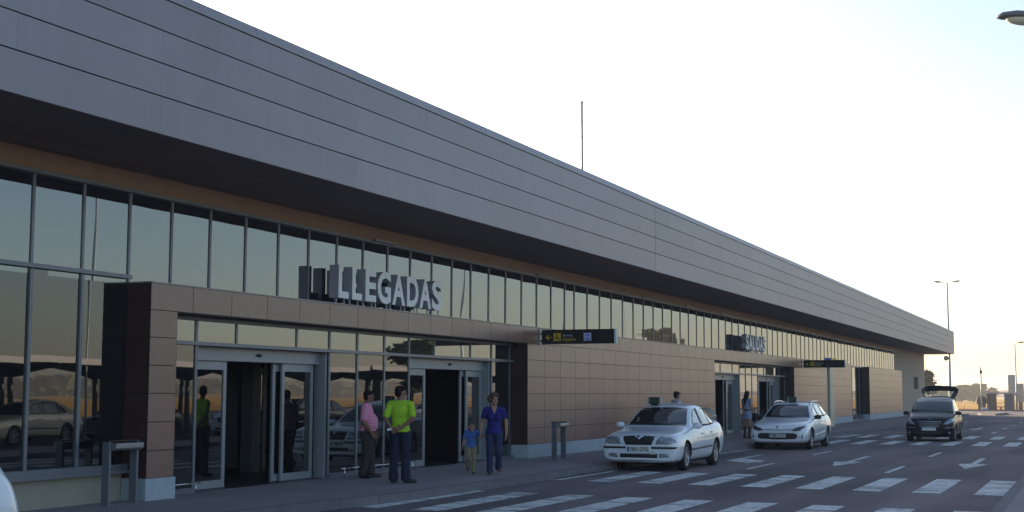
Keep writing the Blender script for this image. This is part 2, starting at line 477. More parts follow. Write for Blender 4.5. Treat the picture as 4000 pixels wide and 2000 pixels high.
# stone tile portal and walls
TR = [.47, .875, 1.30, 1.725, 2.145, 2.565, 2.975, 3.38]
O1, O2 = (17.40, 31.55), (49.70, 64.20)
def tiles(name, zones, y0, thick, seed, side=None):
    """zones: (x0, x1, row indices, tile pitch)"""
    bm = bmesh.new()
    for x0, x1, rws, pitch in zones:
        n = max(1, round((x1 - x0) / pitch)); w_ = (x1 - x0) / n
        for r_ in rws:
            for i in range(n):
                a, b = x0 + i*w_ + .0065, x0 + (i+1)*w_ - .0065
                za, zb = TR[r_] + .006, TR[r_+1] - .006
                f = [(a,y0,za),(b,y0,za),(b,y0,zb),(a,y0,zb)]; k = [(p[0], y0+thick, p[2]) for p in f]
                quad(bm, f)
                for j in range(4): quad(bm, [f[(j+1)%4], f[j], k[j], k[(j+1)%4]])
    o = finish(bm, name, M['tile'], T, recalc=False); set_tone(o.data, .10, seed); return o
tiles('portal_header_tiles', [(16.74, 80.5, [6], 1.048)], YP, .02, 11)
tiles('portal_leg_tiles', [(16.74, 17.40, range(6), .66)], YP, .02, 12)
tiles('stone_wall_tiles', [(31.55, 49.70, range(6), 1.10)], YP, .02, 13)
tiles('stone_wall_tiles', [(64.20, 80.5, range(6), 1.10)], YP, .02, 14)
tiles('stone_wall_tiles', [(87.25, 102.75, range(7), 1.72)], YP, .02, 15)
# backing solids
bm = bmesh.new()
box(bm, 16.765, 17.375, YP + .018, YG - .001, ZP, 2.98); box(bm, 31.575, 49.675, YP + .018, YG - .001, ZP, 2.98)
box(bm, 64.225, 80.475, YP + .018, YG - .001, ZP, 2.98); box(bm, 16.765, 80.475, YP + .018, YG - .001, 2.981, 3.355)
box(bm, 87.275, 102.725, YP + .018, YG - .001, ZP, 3.355)
part('wall_core', bm, M['fascia_gap'])
# returns (side faces) and tops
def side_tiles(x, sgn, rws, seed):
    bm = bmesh.new()
    for r_ in rws:
        for (ya, yb) in ((YP + .001, YG - .002),):
            za, zb = TR[r_] + .004, TR[r_+1] - .004
            f = [(x, ya, za), (x, yb, za), (x, yb, zb), (x, ya, zb)]
            if sgn > 0: pass
            k = [(x - sgn*.024, p[1], p[2]) for p in f]
            quad(bm, f)
            for j in range(4): quad(bm, [f[(j+1)%4], f[j], k[j], k[(j+1)%4]])
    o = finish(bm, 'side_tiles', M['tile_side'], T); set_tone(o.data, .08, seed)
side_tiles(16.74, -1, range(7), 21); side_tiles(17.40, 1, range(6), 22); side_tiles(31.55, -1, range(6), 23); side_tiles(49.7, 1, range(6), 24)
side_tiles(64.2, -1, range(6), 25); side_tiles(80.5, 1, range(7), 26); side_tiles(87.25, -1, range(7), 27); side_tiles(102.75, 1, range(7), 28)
bm = bmesh.new()
box(bm, 16.74, 80.5, YP - .01, YG - .003, 3.3805, 3.40); box(bm, 87.25, 102.75, YP - .01, YG - .003, 3.3805, 3.40)
part('parapet_cap', bm, M['coping'])
for a, b in ((17.40, 31.55), (49.7, 64.2)):
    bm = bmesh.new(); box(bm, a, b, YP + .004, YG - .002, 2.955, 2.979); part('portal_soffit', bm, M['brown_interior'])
for a, b in ((16.715, 17.425), (31.525, 49.725), (64.175, 80.525), (87.225, 102.775)):
    bm = bmesh.new(); box(bm, a, b, YP - .02, YG - .004, ZP, .468); part('plinth', bm, M['plinth'], bevel=.006)
# slots between stone walls
gs = panes('slot_glazing', [80.5, 81.9, 83.3, 84.7, 86.0, 87.25], .2, 3.36, YG, M['mirror'], seed=3)
for x in (81.9, 83.3, 84.7, 86.0): mullion(gs, x, .2, 3.36)
bm = bmesh.new(); box(bm, 80.52, 87.22, YG - .07, YG + .05, ZP, .2); part('window_sill', bm, M['alu'])

# entrances
def bars(bm, lst):
    for b in lst: box(bm, *b)
def entrance(dx, wide, label_n):
    X = lambda v: v + dx
    ml = [18.49, 22.70, 23.77, 24.89, 25.99, 30.31]
    x_in0, x_in1 = X(17.40) if dx == 0 else 49.7, X(31.55) if dx == 0 else 64.2
    ent = []
    # fixed glazing beside and between the doors
    fx = panes('entrance_glazing', [x_in0, X(18.49)], .22, 2.52, YG, M['mirror_low'], seed=31)
    ent.append(fx)
    f2 = panes('entrance_glazing', [X(22.70), X(23.77), X(24.89), X(25.99)], .22, 2.52, YG, M['mirror_low'], seed=32)
    f3 = panes('entrance_glazing', [X(30.31), x_in1], .22, 2.52, YG, M['mirror_low'], seed=33)
    for x in (18.49,): mullion(fx, X(x), ZP, 2.955, w=.06)
    for x in (22.70, 23.77, 24.89, 25.99): mullion(f2, X(x), ZP, 2.955, w=.06)
    mullion(f3, X(30.31), ZP, 2.955, w=.06); mullion(f3, x_in1 - .12, ZP, 2.955, w=.05)
    tl = [x_in0, X(18.49), X(19.62), X(21.53), X(22.70), X(23.77), X(24.89), X(25.99), X(27.19), X(29.10), X(30.31), x_in1]
    t_ = panes('top_lights', tl, 2.54, 2.955, YG, M['mirror'], seed=34)
    for x in (19.62, 21.53, 27.19, 29.10): mullion(t_, X(x), 2.56, 2.955)
    bm = bmesh.new()
    box(bm, x_in0, x_in1, YG - .085, YG + .02, 2.5, 2.56)
    box(bm, x_in0, x_in1, YG - .06, YG + .01, 2.90, 2.954)
    for a, b in ((x_in0, X(18.49)), (X(22.70), X(25.99)), (X(30.31), x_in1)): box(bm, a, b, YG - .07, YG + .02, ZP, .22)
    part('door_rail', bm, M['alu'])
    # guard rail
    for a, b in ((x_in0 + .03, X(18.40)), (X(22.85), X(25.9))):
        bm = bmesh.new(); tube(bm, [(a, YG - .22, .31), (b, YG - .22, .31)], .013, 8)
        for x in (a + .12, b - .12): tube(bm, [(x, YG - .22, ZP), (x, YG - .22, .305)], .011, 8)
        part('guard_rail', bm, M['steel_bright'])
    # sliding doors
    YD = 13.66
    for (u0, u1, l0, l1, o0, o1, r0, r1) in ((18.49, 22.70, 18.55, 19.68, 19.70, 21.28, 21.30, 22.50), (25.99, 30.31, 26.05, 27.22, 27.30, 29.22, 29.24, 30.22)):
        bm = bmesh.new()
        box(bm, X(u0) + .03, X(u1) - .03, YD - .09, YD + .14, 2.27, 2.499)
        box(bm, X(u1) - .10, X(u1) - .031, YG + .021, YD + .02, ZP, 2.499)
        box(bm, X(u0) + .031, X(u0) + .07, YG + .021, YD + .02, ZP, 2.499)
        dr = part('door_frame', bm, M['alu_light'], bevel=.004)
        bm = bmesh.new(); ellipsoid(bm, (X((o0 + o1)/2) + .05, YD - .10, 2.385), (.085, .03, .03)); part('door_sensor', bm, M['black'], dr)
        def leaf(a, b, y, gap=False):
            bm = bmesh.new(); s = .085
            bars(bm, [(a, a + s, y - .022, y + .022, ZP + .01, 2.268), (b - s, b, y - .022, y + .022, ZP + .01, 2.268),
                      (a + s, b - s, y - .021, y + .021, ZP + .01, ZP + .14), (a + s, b - s, y - .021, y + .021, 2.12, 2.267)])
            lf = part('sliding_door', bm, M['alu_light'], bevel=.003)
            panes('pane', [a + s, b - s], ZP + .14, 2.12, y, M['mirror_low'], lf, seed=int(a*10))
        leaf(X(l0), X(l1), YD); leaf(X(l0) + .22 if l1 - l0 > 1 else X(l0), X(l1) + .10, YD + .07)
        leaf(X(r0) + .12, X(r1), YD); leaf(X(r0) - .08, X(r1) - .35, YD + .07)
    # lobby behind the doors
    a, b = x_in0 + .02, x_in1 - .02
    bm = bmesh.new()
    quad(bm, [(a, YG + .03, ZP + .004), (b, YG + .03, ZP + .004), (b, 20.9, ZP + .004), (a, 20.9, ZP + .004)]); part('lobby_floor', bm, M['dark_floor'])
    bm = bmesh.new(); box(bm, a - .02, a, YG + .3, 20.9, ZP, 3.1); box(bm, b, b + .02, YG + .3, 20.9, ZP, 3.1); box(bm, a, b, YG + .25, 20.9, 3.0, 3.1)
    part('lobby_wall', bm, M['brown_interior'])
    # inner screen
    q = panes('inner_screen', [X(22.9), X(23.55), X(24.3)], ZP + .1, 2.5, 15.9, M['mirror_low'], seed=77, tilt=.004)
    for x in (22.9, 24.3): mullion(q, X(x), ZP, 2.5, y=15.9, w=.12, m='alu')
    bm = bmesh.new(); box(bm, X(23.42), X(23.72), 15.6, 15.86, ZP, 3.0); part('pillar', bm, M['alu'])
entrance(0, 14.15, 1)
entrance(32.6, 14.5, 2)

# fixture: small lamps under the soffit along the glass
for x in (24.2, 33.0, 42.0, 47.0, 52.0, 57.0, 62.0, 70.0, 77.0, 85.0, 93.0):
    bm = bmesh.new(); box(bm, x, x + .9, YG - .16, YG - .09, 4.79, 4.83); part('light_fitting', bm, M['alu_light'])

# letters on the parapet
def letters(word, x0, y, z, h, adv, label):
    t = thing('letter_sign', label, 'sign', (x0, y, z), 0)
    x = 0
    for ch, w_ in zip(word, adv):
        me = text_mesh(ch, 1, extrude=.0, offset=.032)
        xs_ = [v.co.x for v in me.vertices]; ys_ = [v.co.y for v in me.vertices]
        ax, bx, ay, by = min(xs_), max(xs_), min(ys_), max(ys_)
        bpy.data.meshes.remove(me)
        me = text_mesh(ch, 1, extrude=.5, offset=.032)
        lw = w_[0]; hh = h * (1.03 if ch in 'GS' else 1)
        dd = .20
        for v in me.vertices:
            c = v.co.copy()
            v.co = (x + (c.x - ax) / (bx - ax) * lw, (0 if c.z > 0 else dd), (c.y - ay) / (by - ay) * hh - (h * .015 if ch in 'GS' else 0))
        me.materials.clear(); me.materials.append(M['letter']); me.materials.append(M['letter_side'])
        bm = bmesh.new(); bm.from_mesh(me)
        bmesh.ops.remove_doubles(bm, verts=bm.verts, dist=.0005)
        bmesh.ops.recalc_face_normals(bm, faces=bm.faces)
        for f in bm.faces:
            f.material_index = 0 if f.normal.y < -.7 else 1
            f.smooth = False
        bm.to_mesh(me); bm.free()
        o = bpy.data.objects.new('letter', me); link(o, t)
        bm = bmesh.new()
        for lx in ((x + .03), (x + lw - .05)):
            box(bm, lx, lx + .022, .07, .092, -(z - 3.40), .03)
        finish(bm, 'support_leg', M['letter_side'], o)
        x += w_[1]
    return t
letters('LLEGADAS', 22.27, 12.985, 3.51, .62, [(.38,.515),(.38,.515),(.43,.49),(.55,.62),(.55,.635),(.52,.575),(.54,.58),(.5,.5)], 'row of white raised letters spelling LLEGADAS above the near entrance')
letters('SALIDAS', 54.75, 12.985, 3.51, .62, [(.5,.56),(.56,.64),(.38,.50),(.11,.22),(.52,.58),(.54,.58),(.5,.5)], 'row of white raised letters spelling SALIDAS above the far entrance')

# projecting direction signs
def dir_sign(x, label, arrivals=True):
    t = thing('direction_sign', label, 'sign', (x, YP, 2.97))
    bm = bmesh.new(); box(bm, -.06, .06, -2.03, -.10, 0, .36); finish(bm, 'sign_box', M['black_gloss'], t, bevel=.004)
    bm = bmesh.new(); box(bm, -.065, .065, -2.075, -2.031, -.003, .363); finish(bm, 'end_cap', M['white'], t)
    bm = bmesh.new()
    for z in (.06, .24): box(bm, -.02, .02, -.10, 0, z, z + .05)
    box(bm, -.04, .04, -.03, 0.0, -.03, .39)
    finish(bm, 'bracket', M['alu_light'], t)
    f = -.0625
    def P(u, v): return (f, -u, v)      # u metres from the wall
    def poly(pts, m, name, d=0):
        bm = bmesh.new(); prism(bm, [(-u, v) for u, v in pts], 0, f - .002 - d, f + .002); return finish(bm, name, m, t)
    # arrow pointing to the left as seen from the road
    poly([(.20,.165),(.29,.235),(.31,.22),(.265,.178),(.37,.178),(.37,.152),(.265,.152),(.31,.105),(.285,.09)], M['yellow'], 'arrow_symbol')
    poly([(.42,.075),(.62,.075),(.62,.27),(.42,.27)], M['yellow'], 'pictogram')
    poly([(.45,.185),(.505,.155),(.50,.25),(.515,.25),(.54,.15),(.59,.115),(.585,.10),(.52,.125),(.49,.135),(.452,.17)], M['black'], 'plane_symbol', .002)
    mt = Matrix.Translation((f - .003, -.67, 0)) @ Matrix(((0,0,-1,0),(-1,0,0,0),(0,1,0,0),(0,0,0,1)))
    if arrivals:
        text_obj('sign_text', 'Arrivals', .085, M['sign_white'], t, mt @ Matrix.Translation((0, .185, 0)))
        text_obj('sign_text', 'Llegadas', .105, M['yellow'], t, mt @ Matrix.Translation((0, .085, 0)), offset=.001)
        poly([(1.23,.075),(1.43,.075),(1.43,.27),(1.23,.27)], M['sign_white'], 'pictogram')
        poly([(1.27,.10),(1.39,.10),(1.39,.125),(1.36,.15),(1.30,.15),(1.27,.125)], M['blue'], 'car_symbol', .002)
        poly([(1.28,.20),(1.38,.20),(1.38,.235),(1.28,.235)], M['blue'], 'car_symbol', .002)
    else:
        text_obj('sign_text', 'Departures', .085, M['sign_white'], t, mt @ Matrix.Translation((0, .185, 0)))
        text_obj('sign_text', 'Salidas', .105, M['yellow'], t, mt @ Matrix.Translation((0, .085, 0)), offset=.001)
    return t
dir_sign(32.3, 'black projecting sign with yellow arrow and Llegadas at the right end of the near portal')
dir_sign(66.0, 'smaller looking black projecting sign beside the far entrance in front of the totem', False)

# roof mast
t = thing('flagpole', 'thin bare flagpole rising above the roof edge', 'flagpole', (54.75, 20.0, 6.98))
bm = bmesh.new(); tube(bm, [(0,0,0),(0,0,3.5),(-.02,0,5.7),(-.03,0,7.2)], [.068,.062,.052,.048], 12); tube(bm, [(-.02,0,5.68),(-.02,0,5.74)], .062, 12)
finish(bm, 'pole', mat('mast_paint', (.30,.27,.27), .5), t)
bm = bmesh.new(); tube(bm, [(-.1,-.02,2.3),(-.14,-.02,3.0),(-.1,-.02,3.8)], .009, 6); box(bm, -.16, -.09, -.05, 0, 2.05, 2.3); finish(bm, 'halyard', M['letter_side'], t)
bm = bmesh.new(); box(bm, -.085, .03, -.05, .05, 7.2, 7.27); finish(bm, 'cap', M['alu'], t)
# ------------------------------------------------------------------ cars (built with the front towards -X)
M['car_white'] = mat('white_car_paint', (.84, .87, .92), .28, 0, 0, spec=.5, coat=.8)
M['car_black'] = mat('black_car_paint', (.006, .005, .010), .25, 0, spec=.15, coat=.12)
M['car_silver'] = mat('sunlit_silver_paint', (.95, .90, .72), .28, .0, coat=.8)  # silver lightened and warmed, sunlight on the mirrored car put into the colour
M['car_dark'] = mat('dark_blue_car_paint', (.02, .025, .05), .3, .2, coat=.8)
M['car_glass'] = mat('dark_car_glass', (.012, .016, .018), .04, 0, spec=.9)
M['car_glass'].node_tree.nodes['Principled BSDF'].inputs['IOR'].default_value = 1.75
M['side_glass'] = mat('side_car_glass', (.035, .045, .045), .03, 0, spec=1.0, coat=1)
M['rubber'] = mat('tyre_rubber', (.014, .013, .015), .75)
M['alloy'] = mat('alloy_wheel', (.42, .43, .45), .35, .7)
M['lamp'] = mat('headlamp_lens', (.30, .33, .36), .12, .3, var=.5, scale=16, coat=1)
M['lamp_dark'] = mat('dark_headlamp_lens', (.07, .08, .09), .12, .2, var=.7, scale=20, coat=1)
M['chrome'] = mat('chrome_trim', (.65, .65, .68), .12, 1)
M['trim'] = mat('black_trim', (.016, .016, .018), .45)
M['plate'] = mat('number_plate_white', (.72, .74, .68), .4)
M['eu'] = mat('plate_blue', (.02, .06, .45), .4)
M['taillight'] = mat('red_taillight', (.35, .01, .01), .2, 0, coat=1)
M['ink'] = mat('plate_ink', (.02, .02, .02), .5)
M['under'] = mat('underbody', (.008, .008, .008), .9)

def loft_body(st, L, sub=2):
    """st: stations (x, zb, zbelt, ztop, wb, wm, wbelt, wt)"""
    bm = bmesh.new(); rings = []
    for (x, zb, ze, zt, wb, wm, we, wt) in st:
        hi = zt - ze
        h = [(0, zb), (wb*.8, zb), (wb, zb + .05), (wm, zb + .38*(ze-zb)), (wm, zb + .72*(ze-zb)), (we, ze)]
        if hi > .16:
            h += [(we + (wt-we)*.10, ze + hi*.06), (we + (wt-we)*.78, ze + hi*.62), (wt, ze + hi*.86), (wt*.86, ze + hi*.965), (wt*.45, zt), (0, zt + .006)]
        else:
            h += [(we*.985, ze + hi*.20), (we*.955, ze + hi*.42), (we*.90, ze + hi*.62), (we*.78, ze + hi*.82), (we*.40, zt), (0, zt + .006)]
        ring = [bm.verts.new((x, y, z)) for y, z in h] + [bm.verts.new((x, -y, z)) for y, z in h[-2:0:-1]]
        rings.append(ring)
    n = len(rings[0])
    for a, b in zip(rings, rings[1:]):
        for k in range(n): bm.faces.new((a[k], a[(k+1)%n], b[(k+1)%n], b[k]))
    # caps: strips across the width
    for ring in (rings[0], rings[-1]):
        m_ = n // 2
        for k in range(m_):
            a, b, c, d = ring[k], ring[k+1], ring[(n-k-1)%n], ring[(n-k)%n]
            vs = []
            for v in (a, b, c, d):
                if v not in vs: vs.append(v)
            if len(vs) >= 3: bm.faces.new(vs)
    bmesh.ops.recalc_face_normals(bm, faces=bm.faces)
    me = bpy.data.meshes.new('shell'); bm.to_mesh(me); bm.free()
    o = bpy.data.objects.new('tmp', me); COL.objects.link(o)
    md = o.modifiers.new('s', 'SUBSURF'); md.levels = sub; md.render_levels = sub
    me2 = evaluated(o); bpy.data.objects.remove(o)
    return me2

def clip_poly_grid(poly, step):
    """polygon in (u,v) cut into cells; returns bmesh with verts (u,v,0)"""
    bm = bmesh.new(); bm.faces.new([bm.verts.new((u, v, 0)) for u, v in poly])
    us = [p[0] for p in poly]; vs = [p[1] for p in poly]
    for i, (lo, hi) in enumerate(((min(us), max(us)), (min(vs), max(vs)))):
        k = int((hi - lo) / step)
        for j in range(1, k + 1):
            c = lo + (hi - lo) * j / (k + 1)
            co = (c, 0, 0) if i == 0 else (0, c, 0); no = (1, 0, 0) if i == 0 else (0, 1, 0)
            bmesh.ops.bisect_plane(bm, geom=bm.verts[:] + bm.edges[:] + bm.faces[:], plane_co=co, plane_no=no, dist=1e-5)
    return bm
def patch(bvh, poly, d, m, name, parent, t=.004, step=.06, inner=.01, smooth=True):
    """outline projected on the body along d ('front','rear','left','right','top'), t metres proud"""
    bm = clip_poly_grid(poly, step)
    bad = False
    for v in bm.verts:
        u, w = v.co.x, v.co.y
        if d == 'front': o_, dr = Vector((-3, u, w)), Vector((1, 0, 0))
        elif d == 'rear': o_, dr = Vector((9, u, w)), Vector((-1, 0, 0))
        elif d == 'right': o_, dr = Vector((u, -3, w)), Vector((0, 1, 0))   # -Y side
        elif d == 'left': o_, dr = Vector((u, 3, w)), Vector((0, -1, 0))
        else: o_, dr = Vector((u, w, 4)), Vector((0, 0, -1))
        loc, nor, idx, dist = bvh.ray_cast(o_, dr)
        if loc is None:
            loc, nor, idx, dist = bvh.find_nearest(Vector((.3 if d == 'front' else 4.3, u, w)) if d in ('front', 'rear') else Vector((u, (-.9 if d == 'right' else .9), w)) if d in ('left','right') else Vector((u, w, 1)))
        if nor.dot(dr) > 0: nor = -nor
        v.co = loc + nor * t
    bmesh.ops.recalc_face_normals(bm, faces=bm.faces)
    # face outwards
    s = sum((f.normal.dot(-dr) for f in bm.faces))
    if s < 0: bmesh.ops.reverse_faces(bm, faces=bm.faces)
    be = [e for e in bm.edges if e.is_boundary]
    r_ = bmesh.ops.extrude_edge_only(bm, edges=be)
    vs = [g for g in r_['geom'] if isinstance(g, bmesh.types.BMVert)]
    for v in vs: v.co += dr * (t + inner)
    for f in bm.faces: f.smooth = smooth
    return finish(bm, name, m, parent, recalc=False)
def band(p0, p1, w):   # thin strip polygon between points
    a, b = Vector(p0), Vector(p1); n = Vector((-(b-a).y, (b-a).x)).normalized() * w / 2
    return [tuple(a - n), tuple(b - n), tuple(b + n), tuple(a + n)]

def make_wheel(parent, x, y, r, w, sgn, spokes, style, name='wheel'):
    """sgn -1: outer face towards -Y"""
    wl = bpy.data.objects.new(name, None); wl.empty_display_size = .1; link(wl, parent); wl.location = (x, y, r)
    bm = bmesh.new(); ri = r * .66
    prof = [(ri, -w*.42), (ri + .02, -w/2), (r - .035, -w/2), (r - .008, -w*.40), (r, -w*.25), (r, w*.25), (r - .008, w*.40), (r - .035, w/2), (ri + .02, w/2), (ri, w*.42)]
    lathe(bm, prof, 'Y', 36, closed=True)
    finish(bm, 'tyre', M['rubber'], wl, smooth=True)
    bm = bmesh.new(); s = sgn
    lathe(bm, [(ri + .004, s*w*.44), (ri - .015, s*w*.46), (ri - .03, s*w*.40), (ri - .035, s*w*.1), (ri - .036, -s*w*.3)], 'Y', 36)
    lathe(bm, [(.0001, s*w*.42), (.045, s*w*.42), (.062, s*w*.38), (.065, s*w*.2)], 'Y', 18)
    for k in range(spokes):
        a = 2*math.pi*k/spokes + .3
        c_, s_ = math.cos(a), math.sin(a)
        def P(rad, off, yy): return (rad*c_ - off*s_, yy, rad*s_ + off*c_)
        w0, w1 = style
        A = [P(.04, -w0, s*w*.40), P(.04, w0, s*w*.40), P(ri-.022, w1, s*w*.41), P(ri-.022, -w1, s*w*.41)]
        B = [(p[0], p[1] - s*.035, p[2]) for p in A]
        va = [bm.verts.new(p) for p in A]; vb = [bm.verts.new(p) for p in B]
        bm.faces.new(va); bm.faces.new(vb[::-1])
        for i in range(4): bm.faces.new((va[i], va[(i+1)%4], vb[(i+1)%4], vb[i]))
    finish(bm, 'rim', M['alloy'], wl)
    bm = bmesh.new(); lathe(bm, [(.0001, s*w*.02), (ri - .03, s*w*.02)], 'Y', 28); finish(bm, 'brake_disc', M['under'], wl)
    return wl

def make_car(name, label, spec, loc, rz=0, group=None, cat='car'):
    root = thing(name, label, cat, loc, rz, group)
    L, W = spec['L'], spec['W']; r, xf, xr = spec['r'], spec['xf'], spec['xr']
    paint_ = M[spec['paint']]
    sh = loft_body(spec['st'], L)
    # wheel arches and underbody cut out with solid cylinders
    o = bpy.data.objects.new('tmp', sh); COL.objects.link(o)
    cut = bmesh.new()
    for xx in (xf, xr):
        for s in (-1, 1):
            y0, y1 = s*(W/2 - .23), s*(W/2 + .2)
            rg = lathe(cut, [(.0001, y0), (r + .055, y0), (r + .055, y1), (.0001, y1)], 'Y', 40, c=(xx, 0, r + .005))
    bmesh.ops.remove_doubles(cut, verts=cut.verts, dist=.0003)
    bmesh.ops.recalc_face_normals(cut, faces=cut.faces)
    cme = bpy.data.meshes.new('cut'); cut.to_mesh(cme); cut.free(); co = bpy.data.objects.new('cut', cme); COL.objects.link(co)
    bvh = BVHTree.FromPolygons([v.co.copy() for v in sh.vertices], [tuple(p.vertices) for p in sh.polygons])
    sh.materials.clear(); sh.materials.append(paint_); cme.materials.append(M['under'])
    md = o.modifiers.new('b', 'BOOLEAN'); md.object = co; md.operation = 'DIFFERENCE'; md.solver = 'EXACT'; md.material_mode = 'TRANSFER'
    me = evaluated(o); bpy.data.objects.remove(o); bpy.data.objects.remove(co)
    me.name = 'body'
    if len(me.polygons) < 100: me = sh
    me.polygons.foreach_set('use_smooth', [True] * len(me.polygons))
    # flat shading for the arch faces
    idx = [i for i, mm in enumerate(me.materials) if mm and mm.name.startswith('underbody')]
    body = bpy.data.objects.new('body', me); link(body, root)
    try:
        es = body.modifiers.new('es', 'EDGE_SPLIT'); es.split_angle = R(50)
    except Exception: pass
    def pt(poly, d, m, nm, par=body, **k): return patch(bvh, poly, d, M[m], nm, par, **k)
    both = lambda poly: [(-u, v) for u, v in poly][::-1]
    # arch lips
    for xx in (xf, xr):
        for s, d in ((-1, 'right'), (1, 'left')):
            pass
    for (poly, d, m, nm, kw) in spec['patches']:
        pt(poly, d, m, nm, **kw)
    for (poly, m, nm, kw) in spec['sides']:       # mirrored on both sides, outline in (x,z)
        pt(poly, 'right', m, nm, **kw); pt(poly, 'left', m, nm, **kw)
    for (poly, d, m, nm, kw) in spec['pairs']:    # mirrored across the centre, outline in (y,z)
        pt(poly, d, m, nm, **kw); pt(both(poly), d, m, nm, **kw)
    for xx in (xf, xr):
        for s in (-1, 1): make_wheel(root, xx, s*(W/2 - .125), r, .205, s, spec['spokes'], spec['spoke'])
    # door mirrors
    mx, my, mz = spec['mirror']
    for s in (-1, 1):
        bm = bmesh.new()
        ellipsoid(bm, (mx, s*(my + .11), mz), (.075, .115, .075), seg=14, rings=8)
        for v in bm.verts:
            if v.co.x > mx + .02: v.co.x = mx + .02 + (v.co.x - mx - .02)*.3
        tube(bm, [(mx + .02, s*(my - .03), mz - .06), (mx + .01, s*(my + .07), mz - .035)], .022, 8)
        mo = finish(bm, 'door_mirror', M[spec['mirror_mat']], root, smooth=True)
        bm = bmesh.new(); lathe(bm, [(.0001, 0), (.9, 0), (1, -.02)], 'Z', 18)
        for v in bm.verts: v.co = (mx + .045 - v.co.z*.1, s*(my + .11) + v.co.x*.095, mz + v.co.y*.058)
        finish(bm, 'mirror_glass', M['mirror'], mo)
    # number plate
    if spec.get('plate') is not None:
        xs, zc, yoff = spec['plate_pos']
        bm = bmesh.new(); box(bm, xs - .012, xs, yoff - .26, yoff + .26, zc - .055, zc + .055)
        pl = finish(bm, 'number_plate', M['plate'], root, bevel=.004)
        bm = bmesh.new(); box(bm, xs - .0135, xs - .011, yoff + .215, yoff + .255, zc - .05, zc + .05); finish(bm, 'blue_strip', M['eu'], pl)
        if spec['plate']:
            mt = Matrix.Translation((xs - .0145, yoff + .2, zc - .034)) @ Matrix(((0,0,-1,0),(-1,0,0,0),(0,1,0,0),(0,0,0,1)))
            pt_o = text_obj('plate_text', spec['plate'], .104, M['ink'], pl, mt, sx=1, offset=.003)
            ys_ = [v.co.y for v in pt_o.data.vertices]; w_ = max(ys_) - min(ys_); m0 = max(ys_)
            for v in pt_o.data.vertices: v.co.y = m0 + (v.co.y - m0)*(.435/w_)
    # underside shadow plate
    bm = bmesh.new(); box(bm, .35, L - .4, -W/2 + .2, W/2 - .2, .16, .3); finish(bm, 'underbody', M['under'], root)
    return root, body, bvh

def roof_sign(root, x, z, w=.27, oy=0):
    before = set(COL.objects)
    bm = bmesh.new(); box(bm, x - .07, x + .07, -w/2, w/2, z + .02, z + .18); 
    o = finish(bm, 'taxi_roof_sign', mat('roof_sign_dark', (.02, .03, .02), .3), root, bevel=.01)
    for s in (-1, 1):
        bm = bmesh.new(); box(bm, x - .072, x + .072, s*(w/2 + .004) - .022, s*(w/2 + .004) + .022, z + .018, z + .182); finish(bm, 'sign_end', M['alu_light'], o, bevel=.005)
    bm = bmesh.new(); box(bm, x - .04, x + .04, -w*.32, w*.32, z - .02, z + .02); finish(bm, 'sign_foot', M['trim'], o)
    mt = Matrix.Translation((x - .0725, w*.34, z + .06)) @ Matrix(((0,0,-1,0),(-1,0,0,0),(0,1,0,0),(0,0,0,1)))
    text_obj('sign_text', 'TAXI', .085, mat('roof_sign_glyphs', (.10, .16, .06), .5), o, mt, spacing=1.0)
    o.location.y += oy

